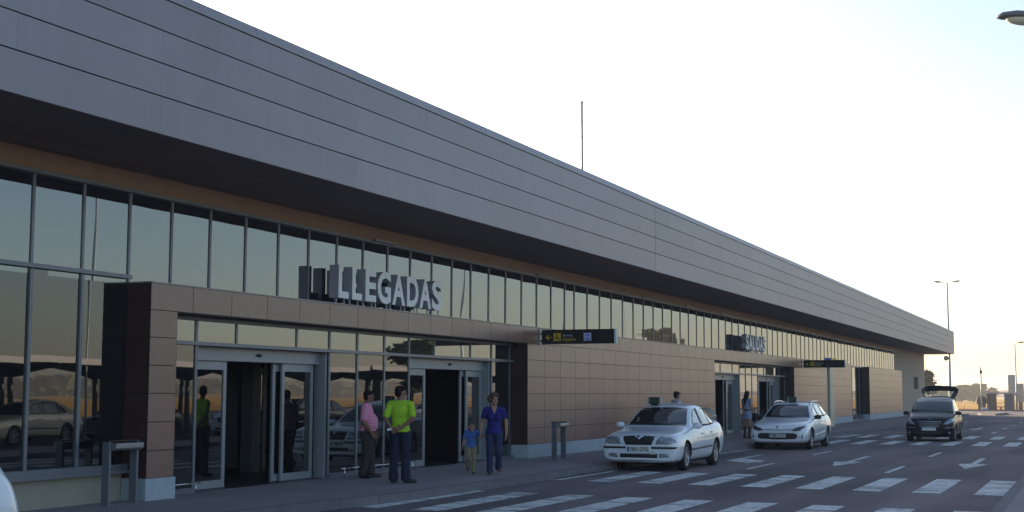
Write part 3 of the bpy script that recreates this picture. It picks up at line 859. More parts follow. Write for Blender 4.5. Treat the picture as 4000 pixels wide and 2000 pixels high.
# --- saloon
SAL = dict(L=4.57, W=1.77, r=.317, xf=.93, xr=3.51, paint='car_white', spokes=7, spoke=(.022, .034), mirror=(1.52, .83, 1.00), mirror_mat='car_white',
 plate='7681 DTG', plate_pos=(-.012, .50, .0), st=[
 (.0, .26, .62, .69, .74, .80, .74, .5), (.04, .21, .69, .77, .82, .855, .79, .6), (.20, .185, .755, .845, .84, .884, .82, .66),
 (.55, .18, .81, .895, .845, .89, .825, .66), (.93, .18, .835, .925, .835, .885, .82, .6), (1.25, .18, .875, .975, .84, .885, .825, .6),
 (1.40, .18, .895, 1.02, .84, .885, .83, .62), (1.72, .18, .915, 1.23, .84, .885, .83, .70), (2.08, .18, .925, 1.43, .84, .885, .83, .63), (2.45, .18, .93, 1.495, .84, .885, .83, .61),
 (2.9, .18, .94, 1.50, .84, .885, .83, .61), (3.3, .18, .95, 1.46, .84, .885, .83, .595), (3.7, .18, .965, 1.33, .835, .883, .825, .54),
 (4.0, .20, .975, 1.17, .825, .878, .81, .54), (4.22, .22, .98, 1.09, .81, .865, .79, .6), (4.42, .25, .96, 1.06, .77, .83, .74, .5), (4.53, .30, .90, 1.0, .70, .76, .67, .5), (4.57, .36, .80, .9, .62, .68, .6, .4)],
 patches=[
  ([(-.70,1.0),(.70,1.0),(.69,1.06),(.55,1.385),(.25,1.41),(-.25,1.41),(-.55,1.385),(-.69,1.06)], 'front', 'car_glass', 'windscreen', dict(t=.004, step=.1)),
  ([(-.62,1.10),(.62,1.10),(.50,1.375),(-.50,1.375)], 'rear', 'car_glass', 'rear_window', dict(t=.004, step=.1)),
  ([(-.36,.725),(-.30,.595),(.30,.595),(.36,.725),(.36,.77),(.12,.785),(.05,.745),(0,.725),(-.05,.745),(-.12,.785),(-.36,.77)], 'front', 'trim', 'grille', dict(t=.010, step=.06)),
  ([(-.045,.79),(-.05,.75),(0,.70),(.05,.75),(.045,.79)], 'front', 'chrome', 'badge', dict(t=.018, step=.03)),
  ([(-.44,.31),(.44,.31),(.44,.40),(-.44,.40)], 'front', 'trim', 'air_intake', dict(t=.006, step=.06)),
  ([(-.84,.245),(.84,.245),(.84,.262),(-.84,.262)], 'front', 'chrome', 'bumper_lip', dict(t=.006, step=.05)),
  ([(-.006,.68),(.006,.68),(.006,.72),(-.006,.72)], 'front', 'trim', 'badge_slot', dict(t=.004)),
 ],
 sides=[
  ([(1.66,.965),(2.38,.965),(2.43,1.385),(2.20,1.355),(2.02,1.275),(1.78,1.10)], 'side_glass', 'side_window', dict(t=.004, step=.08)),
  ([(2.48,.97),(3.13,.985),(3.20,1.365),(2.85,1.40),(2.52,1.395)], 'side_glass', 'side_window', dict(t=.004, step=.08)),
  ([(3.18,.99),(3.58,1.01),(3.66,1.06),(3.50,1.20),(3.24,1.345)], 'side_glass', 'quarter_window', dict(t=.004, step=.08)),
  (band((2.42,.955),(2.48,1.40),.022), 'trim', 'window_post', dict(t=.008, step=.08)),
  (band((3.15,.975),(3.23,1.37),.02), 'trim', 'window_post', dict(t=.008, step=.08)),
  (band((1.32,.47),(3.06,.50),.04), 'trim', 'rubbing_strip', dict(t=.012, step=.08)),
  (band((1.45,.30),(1.47,.93),.007), 'trim', 'door_gap', dict(t=.0015, step=.06)),
  (band((2.42,.30),(2.44,.94),.007), 'trim', 'door_gap', dict(t=.0015, step=.06)),
  (band((3.16,.62),(3.19,.96),.007), 'trim', 'door_gap', dict(t=.0015, step=.06)),
  (band((2.18,.80),(2.34,.805),.03), 'chrome', 'door_handle', dict(t=.02, step=.05)),
  (band((3.0,.82),(3.14,.825),.03), 'chrome', 'door_handle', dict(t=.02, step=.05)),
 ],
 pairs=[
  ([(.40,.615),(.70,.615),(.80,.64),(.84,.665),(.80,.72),(.70,.76),(.50,.765),(.44,.735)], 'front', 'lamp', 'headlight', dict(t=.008, step=.05)),
  ([(.48,.31),(.68,.33),(.72,.37),(.66,.41),(.48,.41)], 'front', 'lamp', 'fog_light', dict(t=.008, step=.05)),
  ([(.30,.51),(.84,.51),(.86,.555),(.30,.555)], 'front', 'trim', 'bumper_strip', dict(t=.012, step=.05)),
  ([(.02,.797),(.40,.777),(.78,.770),(.78,.776),(.40,.784),(.02,.804)], 'front', 'trim', 'bonnet_gap', dict(t=.002, step=.05)),
  ([(.50,.80),(.72,.78),(.74,.96),(.56,.96)], 'rear', 'taillight', 'taillight', dict(t=.008, step=.05)),
 ])
# --- estate
EST = dict(L=4.80, W=1.81, r=.325, xf=.98, xr=3.74, paint='car_white', spokes=10, spoke=(.014, .02), mirror=(1.66, .85, 1.0), mirror_mat='trim',
 plate='7880 GYC', plate_pos=(-.010, .445, .0), st=[
 (.0, .28, .54, .61, .68, .74, .70, .5), (.05, .22, .64, .725, .80, .85, .79, .58), (.25, .19, .735, .815, .85, .895, .82, .64),
 (.55, .18, .795, .875, .86, .905, .83, .64), (.98, .18, .84, .92, .86, .908, .84, .64), (1.30, .18, .87, .955, .86, .905, .84, .6),
 (1.48, .18, .89, .99, .86, .905, .845, .62), (1.80, .18, .92, 1.22, .86, .905, .845, .72), (2.18, .18, .935, 1.415, .86, .905, .845, .64), (2.55, .18, .945, 1.475, .86, .905, .845, .61),
 (3.1, .18, .96, 1.485, .86, .905, .845, .61), (3.7, .18, .98, 1.475, .86, .905, .84, .60), (4.2, .20, 1.0, 1.43, .85, .90, .82, .58),
 (4.52, .24, 1.0, 1.31, .82, .88, .79, .55), (4.70, .28, .96, 1.10, .76, .83, .74, .5), (4.80, .36, .80, .92, .66, .72, .64, .4)],
 patches=[
  ([(-.72,.975),(.72,.975),(.71,1.03),(.55,1.365),(.25,1.39),(-.25,1.39),(-.55,1.365),(-.71,1.03)], 'front', 'car_glass', 'windscreen', dict(t=.004, step=.1)),
  ([(-.62,1.06),(.62,1.06),(.50,1.33),(-.50,1.33)], 'rear', 'car_glass', 'rear_window', dict(t=.004, step=.1)),
  ([(-.62,.40),(-.55,.345),(0,.325),(.55,.345),(.62,.40),(.60,.49),(.50,.52),(-.50,.52),(-.60,.49)], 'front', 'trim', 'air_intake', dict(t=.008, step=.06)),
  ([(-.46,.625),(0,.605),(.46,.625),(.46,.64),(0,.622),(-.46,.64)], 'front', 'trim', 'bonnet_gap', dict(t=.004, step=.05)),
  ([(0,.655),(.045,.70),(0,.745),(-.045,.70)], 'front', 'chrome', 'badge', dict(t=.014, step=.03)),
  ([(0,.675),(.025,.70),(0,.725),(-.025,.70)], 'front', 'trim', 'badge_centre', dict(t=.016, step=.03)),
 ],
 sides=[
  ([(1.76,.985),(2.48,.99),(2.54,1.37),(2.30,1.34),(2.10,1.265),(1.88,1.12)], 'side_glass', 'side_window', dict(t=.004, step=.08)),
  ([(2.58,.995),(3.38,1.01),(3.42,1.375),(3.0,1.39),(2.63,1.38)], 'side_glass', 'side_window', dict(t=.004, step=.08)),
  ([(3.46,1.015),(4.05,1.04),(4.28,1.10),(4.18,1.27),(3.95,1.33),(3.50,1.37)], 'side_glass', 'quarter_window', dict(t=.004, step=.08)),
  (band((2.53,.98),(2.59,1.39),.022), 'trim', 'window_post', dict(t=.008, step=.08)),
  (band((3.42,.99),(3.46,1.385),.022), 'trim', 'window_post', dict(t=.008, step=.08)),
  (band((1.35,.43),(3.25,.52),.025), 'chrome', 'side_moulding', dict(t=.012, step=.08)),
  (band((1.50,.30),(1.56,.95),.007), 'trim', 'door_gap', dict(t=.0015, step=.06)),
  (band((2.53,.30),(2.55,.96),.007), 'trim', 'door_gap', dict(t=.0015, step=.06)),
  (band((3.42,.62),(3.44,.98),.007), 'trim', 'door_gap', dict(t=.0015, step=.06)),
  (band((2.28,.80),(2.44,.81),.03), 'car_white', 'door_handle', dict(t=.022, step=.05)),
  (band((3.18,.83),(3.34,.84),.03), 'car_white', 'door_handle', dict(t=.022, step=.05)),
 ],
 pairs=[
  ([(.44,.60),(.56,.585),(.70,.60),(.80,.68),(.865,.76),(.80,.755),(.66,.715),(.52,.67)], 'front', 'lamp_dark', 'headlight', dict(t=.008, step=.05)),
  ([(.74,.36),(.77,.36),(.78,.48),(.75,.48)], 'front', 'trim', 'side_vent', dict(t=.006, step=.05)),
  ([(.66,.40),(.69,.40),(.69,.42),(.66,.42)], 'front', 'chrome', 'fog_light', dict(t=.008, step=.05)),
  ([(.52,.76),(.78,.76),(.80,.98),(.62,1.0)], 'rear', 'taillight', 'taillight', dict(t=.008, step=.05)),
 ])
# --- small people carrier
MPV = dict(L=3.84, W=1.76, r=.315, xf=.72, xr=3.29, paint='car_black', spokes=5, spoke=(.03, .045), mirror=(1.18, .83, 1.03), mirror_mat='trim',
 plate='', plate_pos=(-.015, .46, .02), st=[
 (.015, .26, .62, .70, .58, .66, .60, .4), (.05, .21, .70, .79, .70, .78, .70, .5), (.20, .18, .78, .875, .80, .865, .78, .6),
 (.45, .17, .86, .955, .83, .878, .80, .6), (.75, .17, .92, 1.02, .835, .88, .815, .6),
 (.98, .17, .96, 1.07, .84, .88, .82, .62), (1.15, .17, .975, 1.19, .84, .88, .82, .73), (1.50, .17, .99, 1.42, .84, .88, .82, .70), (1.85, .17, 1.0, 1.57, .84, .88, .82, .665), (2.3, .17, 1.01, 1.62, .84, .88, .82, .66),
 (2.9, .17, 1.02, 1.61, .84, .88, .82, .65), (3.35, .18, 1.03, 1.55, .84, .878, .815, .63), (3.62, .22, 1.0, 1.36, .82, .865, .79, .56),
 (3.76, .28, .90, 1.10, .76, .82, .74, .5), (3.84, .36, .78, .92, .66, .72, .64, .4)],
 patches=[
  ([(-.72,1.09),(.72,1.09),(.71,1.15),(.61,1.49),(.25,1.525),(-.25,1.525),(-.61,1.49),(-.71,1.15)], 'front', 'car_glass', 'windscreen', dict(t=.004, step=.1)),
  ([(-.40,.62),(-.34,.55),(.34,.55),(.40,.62),(.42,.715),(-.42,.715)], 'front', 'trim', 'grille', dict(t=.008, step=.06)),
  ([(-.42,.715),(.42,.715),(.425,.735),(-.425,.735)], 'front', 'chrome', 'grille_bar', dict(t=.016, step=.06)),
  ([(-.37,.655),(.37,.655),(.37,.667),(-.37,.667)], 'front', 'chrome', 'grille_bar', dict(t=.016, step=.06)),
  ([(-.35,.605),(.35,.605),(.35,.617),(-.35,.617)], 'front', 'chrome', 'grille_bar', dict(t=.016, step=.06)),
  ([(-.34,.54),(.34,.54),(.345,.56),(-.345,.56)], 'front', 'chrome', 'grille_bar', dict(t=.016, step=.06)),
  ([(-.5,.27),(.5,.27),(.5,.36),(-.5,.36)], 'front', 'trim', 'air_intake', dict(t=.006, step=.06)),
  ([(-.02,.80),(.02,.80),(.02,.83),(-.02,.83)], 'front', 'chrome', 'badge', dict(t=.012, step=.03)),
  ([(-.50,.93),(.50,.93),(.52,1.44),(-.52,1.44)], 'rear', 'trim', 'boot_opening', dict(t=.004, step=.1)),
 ],
 sides=[
  ([(1.36,1.04),(2.06,1.045),(2.12,1.50),(1.86,1.45),(1.62,1.30)], 'side_glass', 'side_window', dict(t=.004, step=.08)),
  ([(2.14,1.05),(2.84,1.06),(2.88,1.51),(2.50,1.525),(2.18,1.515)], 'side_glass', 'side_window', dict(t=.004, step=.08)),
  ([(2.94,1.08),(3.36,1.12),(3.38,1.35),(3.20,1.46),(2.97,1.50)], 'side_glass', 'quarter_window', dict(t=.004, step=.08)),
  (band((1.12,.35),(1.16,1.0),.007), 'trim', 'door_gap', dict(t=.0015, step=.06)),
  (band((2.10,.32),(2.12,1.03),.007), 'trim', 'door_gap', dict(t=.0015, step=.06)),
  (band((1.86,.88),(2.02,.89),.03), 'car_black', 'door_handle', dict(t=.022, step=.05)),
  (band((2.62,.90),(2.78,.91),.03), 'car_black', 'door_handle', dict(t=.022, step=.05)),
 ],
 pairs=[
  ([(.48,.63),(.62,.62),(.80,.70),(.845,.80),(.80,.84),(.66,.80)], 'front', 'lamp', 'headlight', dict(t=.008, step=.05)),
  ([(.50,.50),(.82,.515),(.84,.53),(.50,.515)], 'front', 'chrome', 'bumper_strip', dict(t=.008, step=.05)),
  ([(.66,.30),(.74,.30),(.74,.36),(.66,.36)], 'front', 'lamp', 'fog_light', dict(t=.008, step=.05)),
  ([(.55,.82),(.76,.84),(.78,1.1),(.62,1.1)], 'rear', 'taillight', 'taillight', dict(t=.008, step=.05)),
 ])
def variant(base, **k):
    d = dict(base); d.update(k)
    drop = k.get('drop', ())
    def rep(lst, i):
        out = []
        for e in lst:
            e = list(e)
            if any(x in drop for x in e if isinstance(x, str)): continue
            if e[i] in ('car_white', 'car_black') : e[i] = d['paint']
            out.append(tuple(e))
        return out
    d['patches'] = rep(d['patches'], 2); d['sides'] = rep(d['sides'], 1); d['pairs'] = rep(d['pairs'], 2)
    if d['mirror_mat'] in ('car_white', 'car_black'): d['mirror_mat'] = d['paint']
    return d

c1, b1, v1 = make_car('taxi', 'white saloon taxi at the kerb with black roof sign and plate 7681 DTG', SAL, (29.62, 9.50, 0))
roof_sign(c1, 2.25, 1.47, oy=.30)
bm = bmesh.new(); box(bm, -.035, -.02, -.42, -.27, .39, .46)
finish(bm, 'badge_plate', M['plate'], c1, bevel=.003)
c2, b2, v2 = make_car('taxi', 'white estate taxi with silver roof rails and black door mirrors', EST, (42.75, 9.20, 0))
roof_sign(c2, 2.45, 1.455)
for s in (-1, 1):
    bm = bmesh.new(); tube(bm, [(2.25, s*.575, 1.40), (2.40, s*.58, 1.47), (2.7, s*.59, 1.495), (3.5, s*.595, 1.495), (3.95, s*.58, 1.45), (4.08, s*.57, 1.38)], .019, 8)
    finish(bm, 'roof_rail', M['chrome'], c2, smooth=True)
c3, b3, v3 = make_car('people_carrier', 'small black people carrier on the road with its tailgate raised', MPV, (52.55, 5.72, 0))
# raised tailgate: a curved door with a window, hinged at the rear of the roof
bm = bmesh.new()
path = [(3.30, 1.56, .50), (3.48, 1.63, .57), (3.85, 1.78, .64), (4.06, 1.90, .70), (4.17, 1.98, .70), (4.16, 2.03, .62)]
rows_ = []
cols = [-1, -.82, -.4, 0, .4, .82, 1]
for (x, z, w) in path:
    rows_.append([(x, w*c, z + .035*(1 - c*c) - .05*max(0, abs(c) - .8)*5) for c in cols])
def solid(rows_, hole=None, t=.07):
    top = [[bm.verts.new(p) for p in r] for r in rows_]
    bot = [[bm.verts.new((p[0] + .03, p[1]*.97, p[2] - t)) for p in r] for r in rows_]
    nr, nc = len(rows_), len(cols)
    def H(i, j): return hole and hole[0] <= i < hole[1] and hole[2] <= j < hole[3]
    for i in range(nr - 1):
        for j in range(nc - 1):
            if H(i, j): continue
            bm.faces.new((top[i][j], top[i][j+1], top[i+1][j+1], top[i+1][j]))
            bm.faces.new((bot[i][j], bot[i+1][j], bot[i+1][j+1], bot[i][j+1]))
            for (a, b, ii, jj) in (((i, j), (i, j+1), i-1, j), ((i+1, j+1), (i+1, j), i+1, j), ((i+1, j), (i, j), i, j-1), ((i, j+1), (i+1, j+1), i, j+1)):
                if ii < 0 or jj < 0 or ii >= nr-1 or jj >= nc-1 or H(ii, jj):
                    bm.faces.new((top[a[0]][a[1]], bot[a[0]][a[1]], bot[b[0]][b[1]], top[b[0]][b[1]]))
solid(rows_, hole=(1, 3, 1, 5))
tgo = finish(bm, 'tailgate', M['car_black'], c3, smooth=False)
bm = bmesh.new()
ra, rb, rc = [[(p[0] + .015, p[1], p[2] - .02) for p in rows_[i][1:6]] for i in (1, 2, 3)]
for a, b in ((ra, rb), (rb, rc)):
    for j in range(4): quad(bm, [a[j], a[j+1], b[j+1], b[j]])
gl = bpy.data.materials.new('clear_glass'); gl.use_nodes = True
pb = gl.node_tree.nodes['Principled BSDF']; pb.inputs['Base Color'].default_value = (.88, .93, .92, 1); pb.inputs['Transmission Weight'].default_value = 1; pb.inputs['Roughness'].default_value = .02; pb.inputs['IOR'].default_value = 1.05
go = finish(bm, 'tailgate_window', gl, tgo)
sm = go.modifiers.new('s', 'SOLIDIFY'); sm.thickness = .004
bm = bmesh.new()
for s in (-1, 1): tube(bm, [(3.62, s*.60, 1.25), (3.80, s*.60, 1.72)], .011, 6)
finish(bm, 'gas_strut', M['steel'], tgo)
c4, b4, v4 = make_car('taxi', 'white car cut off by the left edge, only its rear corner showing', variant(MPV, paint='car_white', plate=None, drop=('taillight', 'boot_opening')), (5.86, 9.62, 0))

# parked cars across the road, seen mirrored in the glass
PK = 'cars parked across the road'
make_car('parked_car', 'silver saloon parked under the canopy, mirrored in the left window', variant(SAL, paint='car_silver', plate=None), (35.0, -7.3, 0), 0, PK)
make_car('parked_car', 'small white hatchback mirrored in the first sliding door', variant(MPV, paint='car_white', plate=None, drop=('boot_opening',)), (44.2, -3.3, 0), 0, PK)
make_car('parked_car', 'dark blue estate mirrored behind the two men', variant(EST, paint='car_dark', plate=None), (49.8, -5.6, 0), R(8), PK)
make_car('parked_car', 'white estate mirrored in the door beside the boy', variant(EST, paint='car_white', plate=None), (60.0, -3.0, 0), R(180), PK)
make_car('parked_car', 'dark saloon under the canopy beyond the silver one', variant(SAL, paint='car_dark', plate=None), (42.4, -8.4, 0), R(0), PK)
# ------------------------------------------------------------------ people
def capsule(bm, a, b, ra, rb, flat=1.0, n=14):
    """tapered limb with round ends; flat squashes it along local Y"""
    a, b = Vector(a), Vector(b); d = b - a; L = d.length or 1e-4; d.normalize()
    ref = Vector((0, 1, 0)) if abs(d.y) < .9 else Vector((1, 0, 0))
    s = d.cross(ref).normalized(); u = s.cross(d).normalized()
    prof = []
    for i in range(5):
        t = math.pi/2 * (1 - i/4); prof.append((ra*math.cos(t), -ra*math.sin(t)))
    for i in range(5):
        t = math.pi/2 * (i/4); prof.append((rb*math.cos(t), L + rb*math.sin(t)))
    rings = []
    for (r_, h) in prof:
        r_ = max(r_, .0004)
        rings.append([bm.verts.new(a + d*h + (s*math.cos(t)*r_ + u*math.sin(t)*r_*flat)) for t in [2*math.pi*k/n for k in range(n)]])
    for p, q in zip(rings, rings[1:]):
        for k in range(n): bm.faces.new((p[k], p[(k+1)%n], q[(k+1)%n], q[k]))
    bm.faces.new(rings[0][::-1]); bm.faces.new(rings[-1])
def ell(bm, c, r, rot=None): ellipsoid(bm, Vector(c), r, rot, 16, 12)

def remesh(bm, voxel, smooth=3, wrinkle=0, cuts=(), seed=0, decimate=None):
    bmesh.ops.recalc_face_normals(bm, faces=bm.faces)
    me = bpy.data.meshes.new('r'); bm.to_mesh(me); bm.free()
    o = bpy.data.objects.new('r', me); COL.objects.link(o)
    md = o.modifiers.new('r', 'REMESH'); md.mode = 'VOXEL'; md.voxel_size = voxel; md.use_smooth_shade = True
    sm = o.modifiers.new('s', 'SMOOTH'); sm.factor = .5; sm.iterations = smooth
    if decimate:
        dc = o.modifiers.new('d', 'DECIMATE'); dc.ratio = decimate
    me2 = evaluated(o); bpy.data.objects.remove(o); bpy.data.meshes.remove(me)
    if wrinkle or cuts:
        bm = bmesh.new(); bm.from_mesh(me2)
        if wrinkle:
            for v in bm.verts:
                p = v.co
                w = noise.noise(Vector((p.x*9 + seed, p.y*9, p.z*22))) + .6*noise.noise(Vector((p.x*26 + p.z*14, p.y*26, p.z*9 + seed)))
                v.co = p + v.normal * w * wrinkle
        for co, no in cuts:
            bmesh.ops.bisect_plane(bm, geom=bm.verts[:]+bm.edges[:]+bm.faces[:], plane_co=co, plane_no=no, clear_outer=True)
        bm.to_mesh(me2); bm.free()
    me2.polygons.foreach_set('use_smooth', [True]*len(me2.polygons))
    return me2
def child(me, name, m, parent):
    me.name = name; me.materials.clear(); me.materials.append(m)
    return link(bpy.data.objects.new(name, me), parent)
def lerp(a, b, t): return tuple(x + (y-x)*t for x, y in zip(a, b))

def hand(bm, wrist, fwd, palm_n, side, curl=.5, s=1.0):
    """fwd: direction of the fingers; palm_n: where the palm faces; side: towards the thumb"""
    w = Vector(wrist); f = Vector(fwd).normalized(); n = Vector(palm_n); n = (n - f*n.dot(f)).normalized()
    t = Vector(side); t = (t - f*t.dot(f) - n*t.dot(n)).normalized()
    pc = w + f*.045*s
    for k in (-.028, -.009, .010, .028):
        capsule(bm, w + t*k*.6*s, w + f*.082*s + t*k*s, .016*s, .013*s, n=10)
    for k, ln in ((.030, .068), (.010, .078), (-.010, .072), (-.029, .056)):
        p = w + f*.082*s + t*k*s; d1 = (f + n*curl*.5).normalized(); d2 = (f + n*curl*1.6).normalized(); d3 = (f + n*curl*2.8).normalized()
        q = p + d1*ln*.45*s; r_ = q + d2*ln*.32*s; e = r_ + d3*ln*.23*s
        capsule(bm, p, q, .0105*s, .0098*s, n=8); capsule(bm, q, r_, .0098*s, .009*s, n=8); capsule(bm, r_, e, .009*s, .008*s, n=8)
    p = w + f*.02*s + t*.024*s; q = p + (f*.7 + t*.8 + n*.3).normalized()*.045*s; e = q + (f + n*.4 + t*.1).normalized()*.03*s
    capsule(bm, p, q, .014*s, .011*s, n=8); capsule(bm, q, e, .011*s, .009*s, n=8)

BASE = dict(head=(0, -.015, 1.615), neck=(0, .01, 1.44),
  shL=(.185, .01, 1.40), elL=(.235, .03, 1.12), wrL=(.235, -.04, .88), shR=(-.185, .01, 1.40), elR=(-.235, .03, 1.12), wrR=(-.235, -.04, .88),
  hipL=(.09, 0, .90), knL=(.105, -.02, .49), anL=(.115, .02, .085), hipR=(-.09, 0, .90), knR=(-.105, -.02, .49), anR=(-.115, .02, .085),
  toeL=(.16, -.15), toeR=(-.16, -.15), yaw=0.0, tilt=0.0, belly=0.0, bust=0.0, wide=1.0, hip=1.0, headr=1.0, curlL=.5, curlR=.5,
  handL=None, handR=None)

def make_person(label, loc, rz, H, pose, wear, skin='skin', group=None):
    P = dict(BASE); P.update(pose); S = H / 1.75
    root = thing('person', label, 'person', loc, rz, group); root.scale = (S, S, S)
    W = P['wide']
    def torso(bm, g=0.0, low=True):
        ell(bm, (0, .005, 1.27), (.158*W + g, .108 + g, .17 + g)); ell(bm, (0, .0, 1.10), (.140*W + g, .100 + g, .14 + g))
        capsule(bm, lerp(P['shL'], (0,0,1.41), .15), lerp(P['shR'], (0,0,1.41), .15), .058 + g, .058 + g)
        capsule(bm, (-.07, .02, 1.43), (.07, .02, 1.43), .05 + g, .05 + g)
        if P['belly']: ell(bm, (0, -.045 - .02*P['belly'], 1.09), (.150*W + g, .115*P['belly'] + g, .19 + g))
        if P['bust']:
            for s in (-1, 1): ell(bm, (s*.07, -.085, 1.25), (.068 + g, .06 + g, .068 + g))
        if low: ell(bm, (0, .01, .945), (.155*P['hip'] + g, .115*P['hip'] + g, .12 + g))
    def leg(bm, s, g=0.0, ga=0.0, to=1.0):
        h, k, a = P['hip'+s], P['kn'+s], P['an'+s]
        capsule(bm, h, k, .082*P['hip'] + g, .055 + g); 
        ell(bm, lerp(h, k, .1), (.08*P['hip'] + g, .09*P['hip'] + g, .1 + g))
        if to >= 1:
            capsule(bm, k, lerp(k, a, .35), .052 + g, .054 + g); capsule(bm, lerp(k, a, .35), a, .054 + g, .036 + ga)
        else: capsule(bm, k, lerp(k, a, to), .052 + g, .05 + g)
    def foot(bm, s, g=0.0):
        a = Vector(P['an'+s]); t = Vector((*P['toe'+s], a.z - .055)); base = Vector((a.x, a.y + .02, a.z - .045))
        capsule(bm, a, base, .036 + g, .036 + g); capsule(bm, base, lerp(base, t, .6), .036 + g, .040 + g, .85); capsule(bm, lerp(base, t, .6), t, .040 + g, .030 + g)
    def arm(bm, s, g=0.0, to=2.0):
        a, e, w = P['sh'+s], P['el'+s], P['wr'+s]
        k = W if W > 1 else 1
        if to <= 1: capsule(bm, a, lerp(a, e, to), .052*k + g, .050*k + g)
        else:
            capsule(bm, a, e, .050*k + g, .040*k + g); capsule(bm, e, lerp(e, w, .3), .040*k + g, .039*k + g); capsule(bm, lerp(e, w, .3), w, .039*k + g, .026 + g)
    hc = Vector(P['head']); hr = P['headr']
    rot = Matrix.Rotation(P['yaw'], 3, 'Z') @ Matrix.Rotation(P['tilt'], 3, 'X')
    def hp(x, y, z): return hc + rot @ (Vector((x, y, z)) * hr)
    # one continuous body
    bm = bmesh.new()
    torso(bm, -.004)
    capsule(bm, P['neck'], tuple(hc + Vector((0, .015, -.06))), .057*max(1,W*.95), .05)
    ell(bm, hp(0, .01, .025), (.074*hr, .092*hr, .088*hr), rot)
    ell(bm, hp(0, -.02, -.045), (.056*hr, .066*hr, .070*hr), rot)
    capsule(bm, hp(0, -.082, .012), hp(0, -.104, -.018), .010*hr, .015*hr, n=10)
    capsule(bm, hp(-.030, -.078, .034), hp(.030, -.078, .034), .014*hr, .014*hr, n=8)
    capsule(bm, hp(-.018, -.078, -.058), hp(.018, -.078, -.058), .012*hr, .012*hr, n=8)
    ell(bm, hp(0, -.068, -.095), (.022*hr, .022*hr, .018*hr), rot)
    for s in (-1, 1):
        ell(bm, hp(s*.076, .012, -.005), (.012*hr, .022*hr, .032*hr), rot)
        ell(bm, hp(s*.042, -.055, -.02), (.024*hr, .022*hr, .026*hr), rot)
    for s in 'LR':
        arm(bm, s); leg(bm, s); foot(bm, s, -.004)
        w = Vector(P['wr'+s]); e = Vector(P['el'+s]); f = (w - e).normalized()
        hd = P['hand'+s]
        sg = 1 if s == 'L' else -1
        if hd: hand(bm, w, *hd, curl=P['curl'+s])
        else: hand(bm, w, f, (-sg, .1, 0), (0, -1, 0), curl=P['curl'+s])
    me = remesh(bm, .0075, 2)
    child(me, 'body', M[skin], root)
    # face details
    bm = bmesh.new()
    for s in (-1, 1): ell(bm, hp(s*.030, -.0815, .008), (.013*hr, .007*hr, .007*hr), rot)
    child_o = finish(bm, 'eyes', M['eye'], root)
    bm = bmesh.new()
    for s in (-1, 1): capsule(bm, hp(s*.016, -.092, .034), hp(s*.044, -.082, .038), .0048, .0035, n=6)
    finish(bm, 'eyebrows', M[wear.get('hair_mat', 'hair_dark')], root)
    bm = bmesh.new(); capsule(bm, hp(-.020, -.0885, -.056), hp(.020, -.0885, -.056), .0052, .0052, .8, n=8); finish(bm, 'lips', M['lips'], root)
    # hair
    st = wear['hair']; hm = M[wear.get('hair_mat', 'hair_dark')]; r_ = random.Random(int(H*1000))
    bm = bmesh.new()
    if st == 'short':
        ell(bm, hp(0, .022, .048), (.083*hr, .094*hr, .080*hr), rot); ell(bm, hp(0, .05, -.01), (.073*hr, .062*hr, .075*hr), rot)
        capsule(bm, hp(-.045, -.055, .085), hp(.045, -.055, .085), .026*hr, .026*hr)
    elif st == 'curly':
        for i in range(80):
            th = r_.uniform(0, 2*math.pi); ph = r_.uniform(-.75, 1.45)
            v = Vector((math.cos(th)*math.cos(ph), math.sin(th)*math.cos(ph), math.sin(ph)))
            if v.y < -.35 and v.z < .62: continue
            ell(bm, hp(v.x*.112, .03 + v.y*.115, .038 + v.z*.108), [r_.uniform(.026, .040)*hr]*3)
        ell(bm, hp(0, .03, .04), (.092*hr, .10*hr, .088*hr), rot)
    elif st == 'long':
        ell(bm, hp(0, .022, .045), (.087*hr, .098*hr, .085*hr), rot)
        capsule(bm, hp(0, .06, .0), hp(.0, .115, -.18), .075, .07); capsule(bm, hp(.0, .115, -.18), hp(0, .13, -.36), .065, .035)
        capsule(bm, hp(.055, .03, .02), hp(.07, .06, -.12), .035, .035); capsule(bm, hp(-.055, .03, .02), hp(-.07, .06, -.12), .035, .035)
    me = remesh(bm, .008, 2, wrinkle=.004, seed=H*9)
    child(me, 'hair', hm, root)
    # upper garment
    bm = bmesh.new(); g = .016
    torso(bm, g, low=True); 
    for s in 'LR': arm(bm, s, .011, wear.get('sleeve', .62))
    hem = wear.get('hem', .90)
    if wear.get('skirt'):
        capsule(bm, (-.03, .01, .92), (-.045, .005, wear['skirt']), .15, .145, .9); capsule(bm, (.03, .01, .92), (.045, .005, wear['skirt']), .15, .145, .9)
        hem = wear['skirt']
    else:
        ell(bm, (0, .0, .92), (.165*P['hip'] + .012, .122*P['hip'] + .012 + .02*P['belly'], .13))
    cuts = [((0, 0, hem), (0, 0, -1)), ((0, 0, 1.475), (0, 0, 1))]
    me = remesh(bm, .009, 3, wrinkle=.008, cuts=cuts, seed=H*5)
    sh = child(me, wear.get('top_name', 'shirt'), M[wear['top']], root)
    sd = sh.modifiers.new('t', 'SOLIDIFY'); sd.thickness = .004; sd.offset = 0
    if wear.get('collar'):
        bm = bmesh.new()
        pts = [(.062*math.cos(a)*1.05, .012 + .060*math.sin(a), 1.475 + .012*math.sin(a)) for a in [-1.35 + 2*math.pi*k/22 - .0 for k in range(0, 21)]]
        for d_, rr_ in ((0, .013), (-.014, .016)): tube(bm, [(x*(1.0 - d_*6), y*(1.0 - d_*6), z + d_) for x, y, z in pts], rr_, 7)
        finish(bm, 'collar', M[wear['top']], sh, smooth=True)
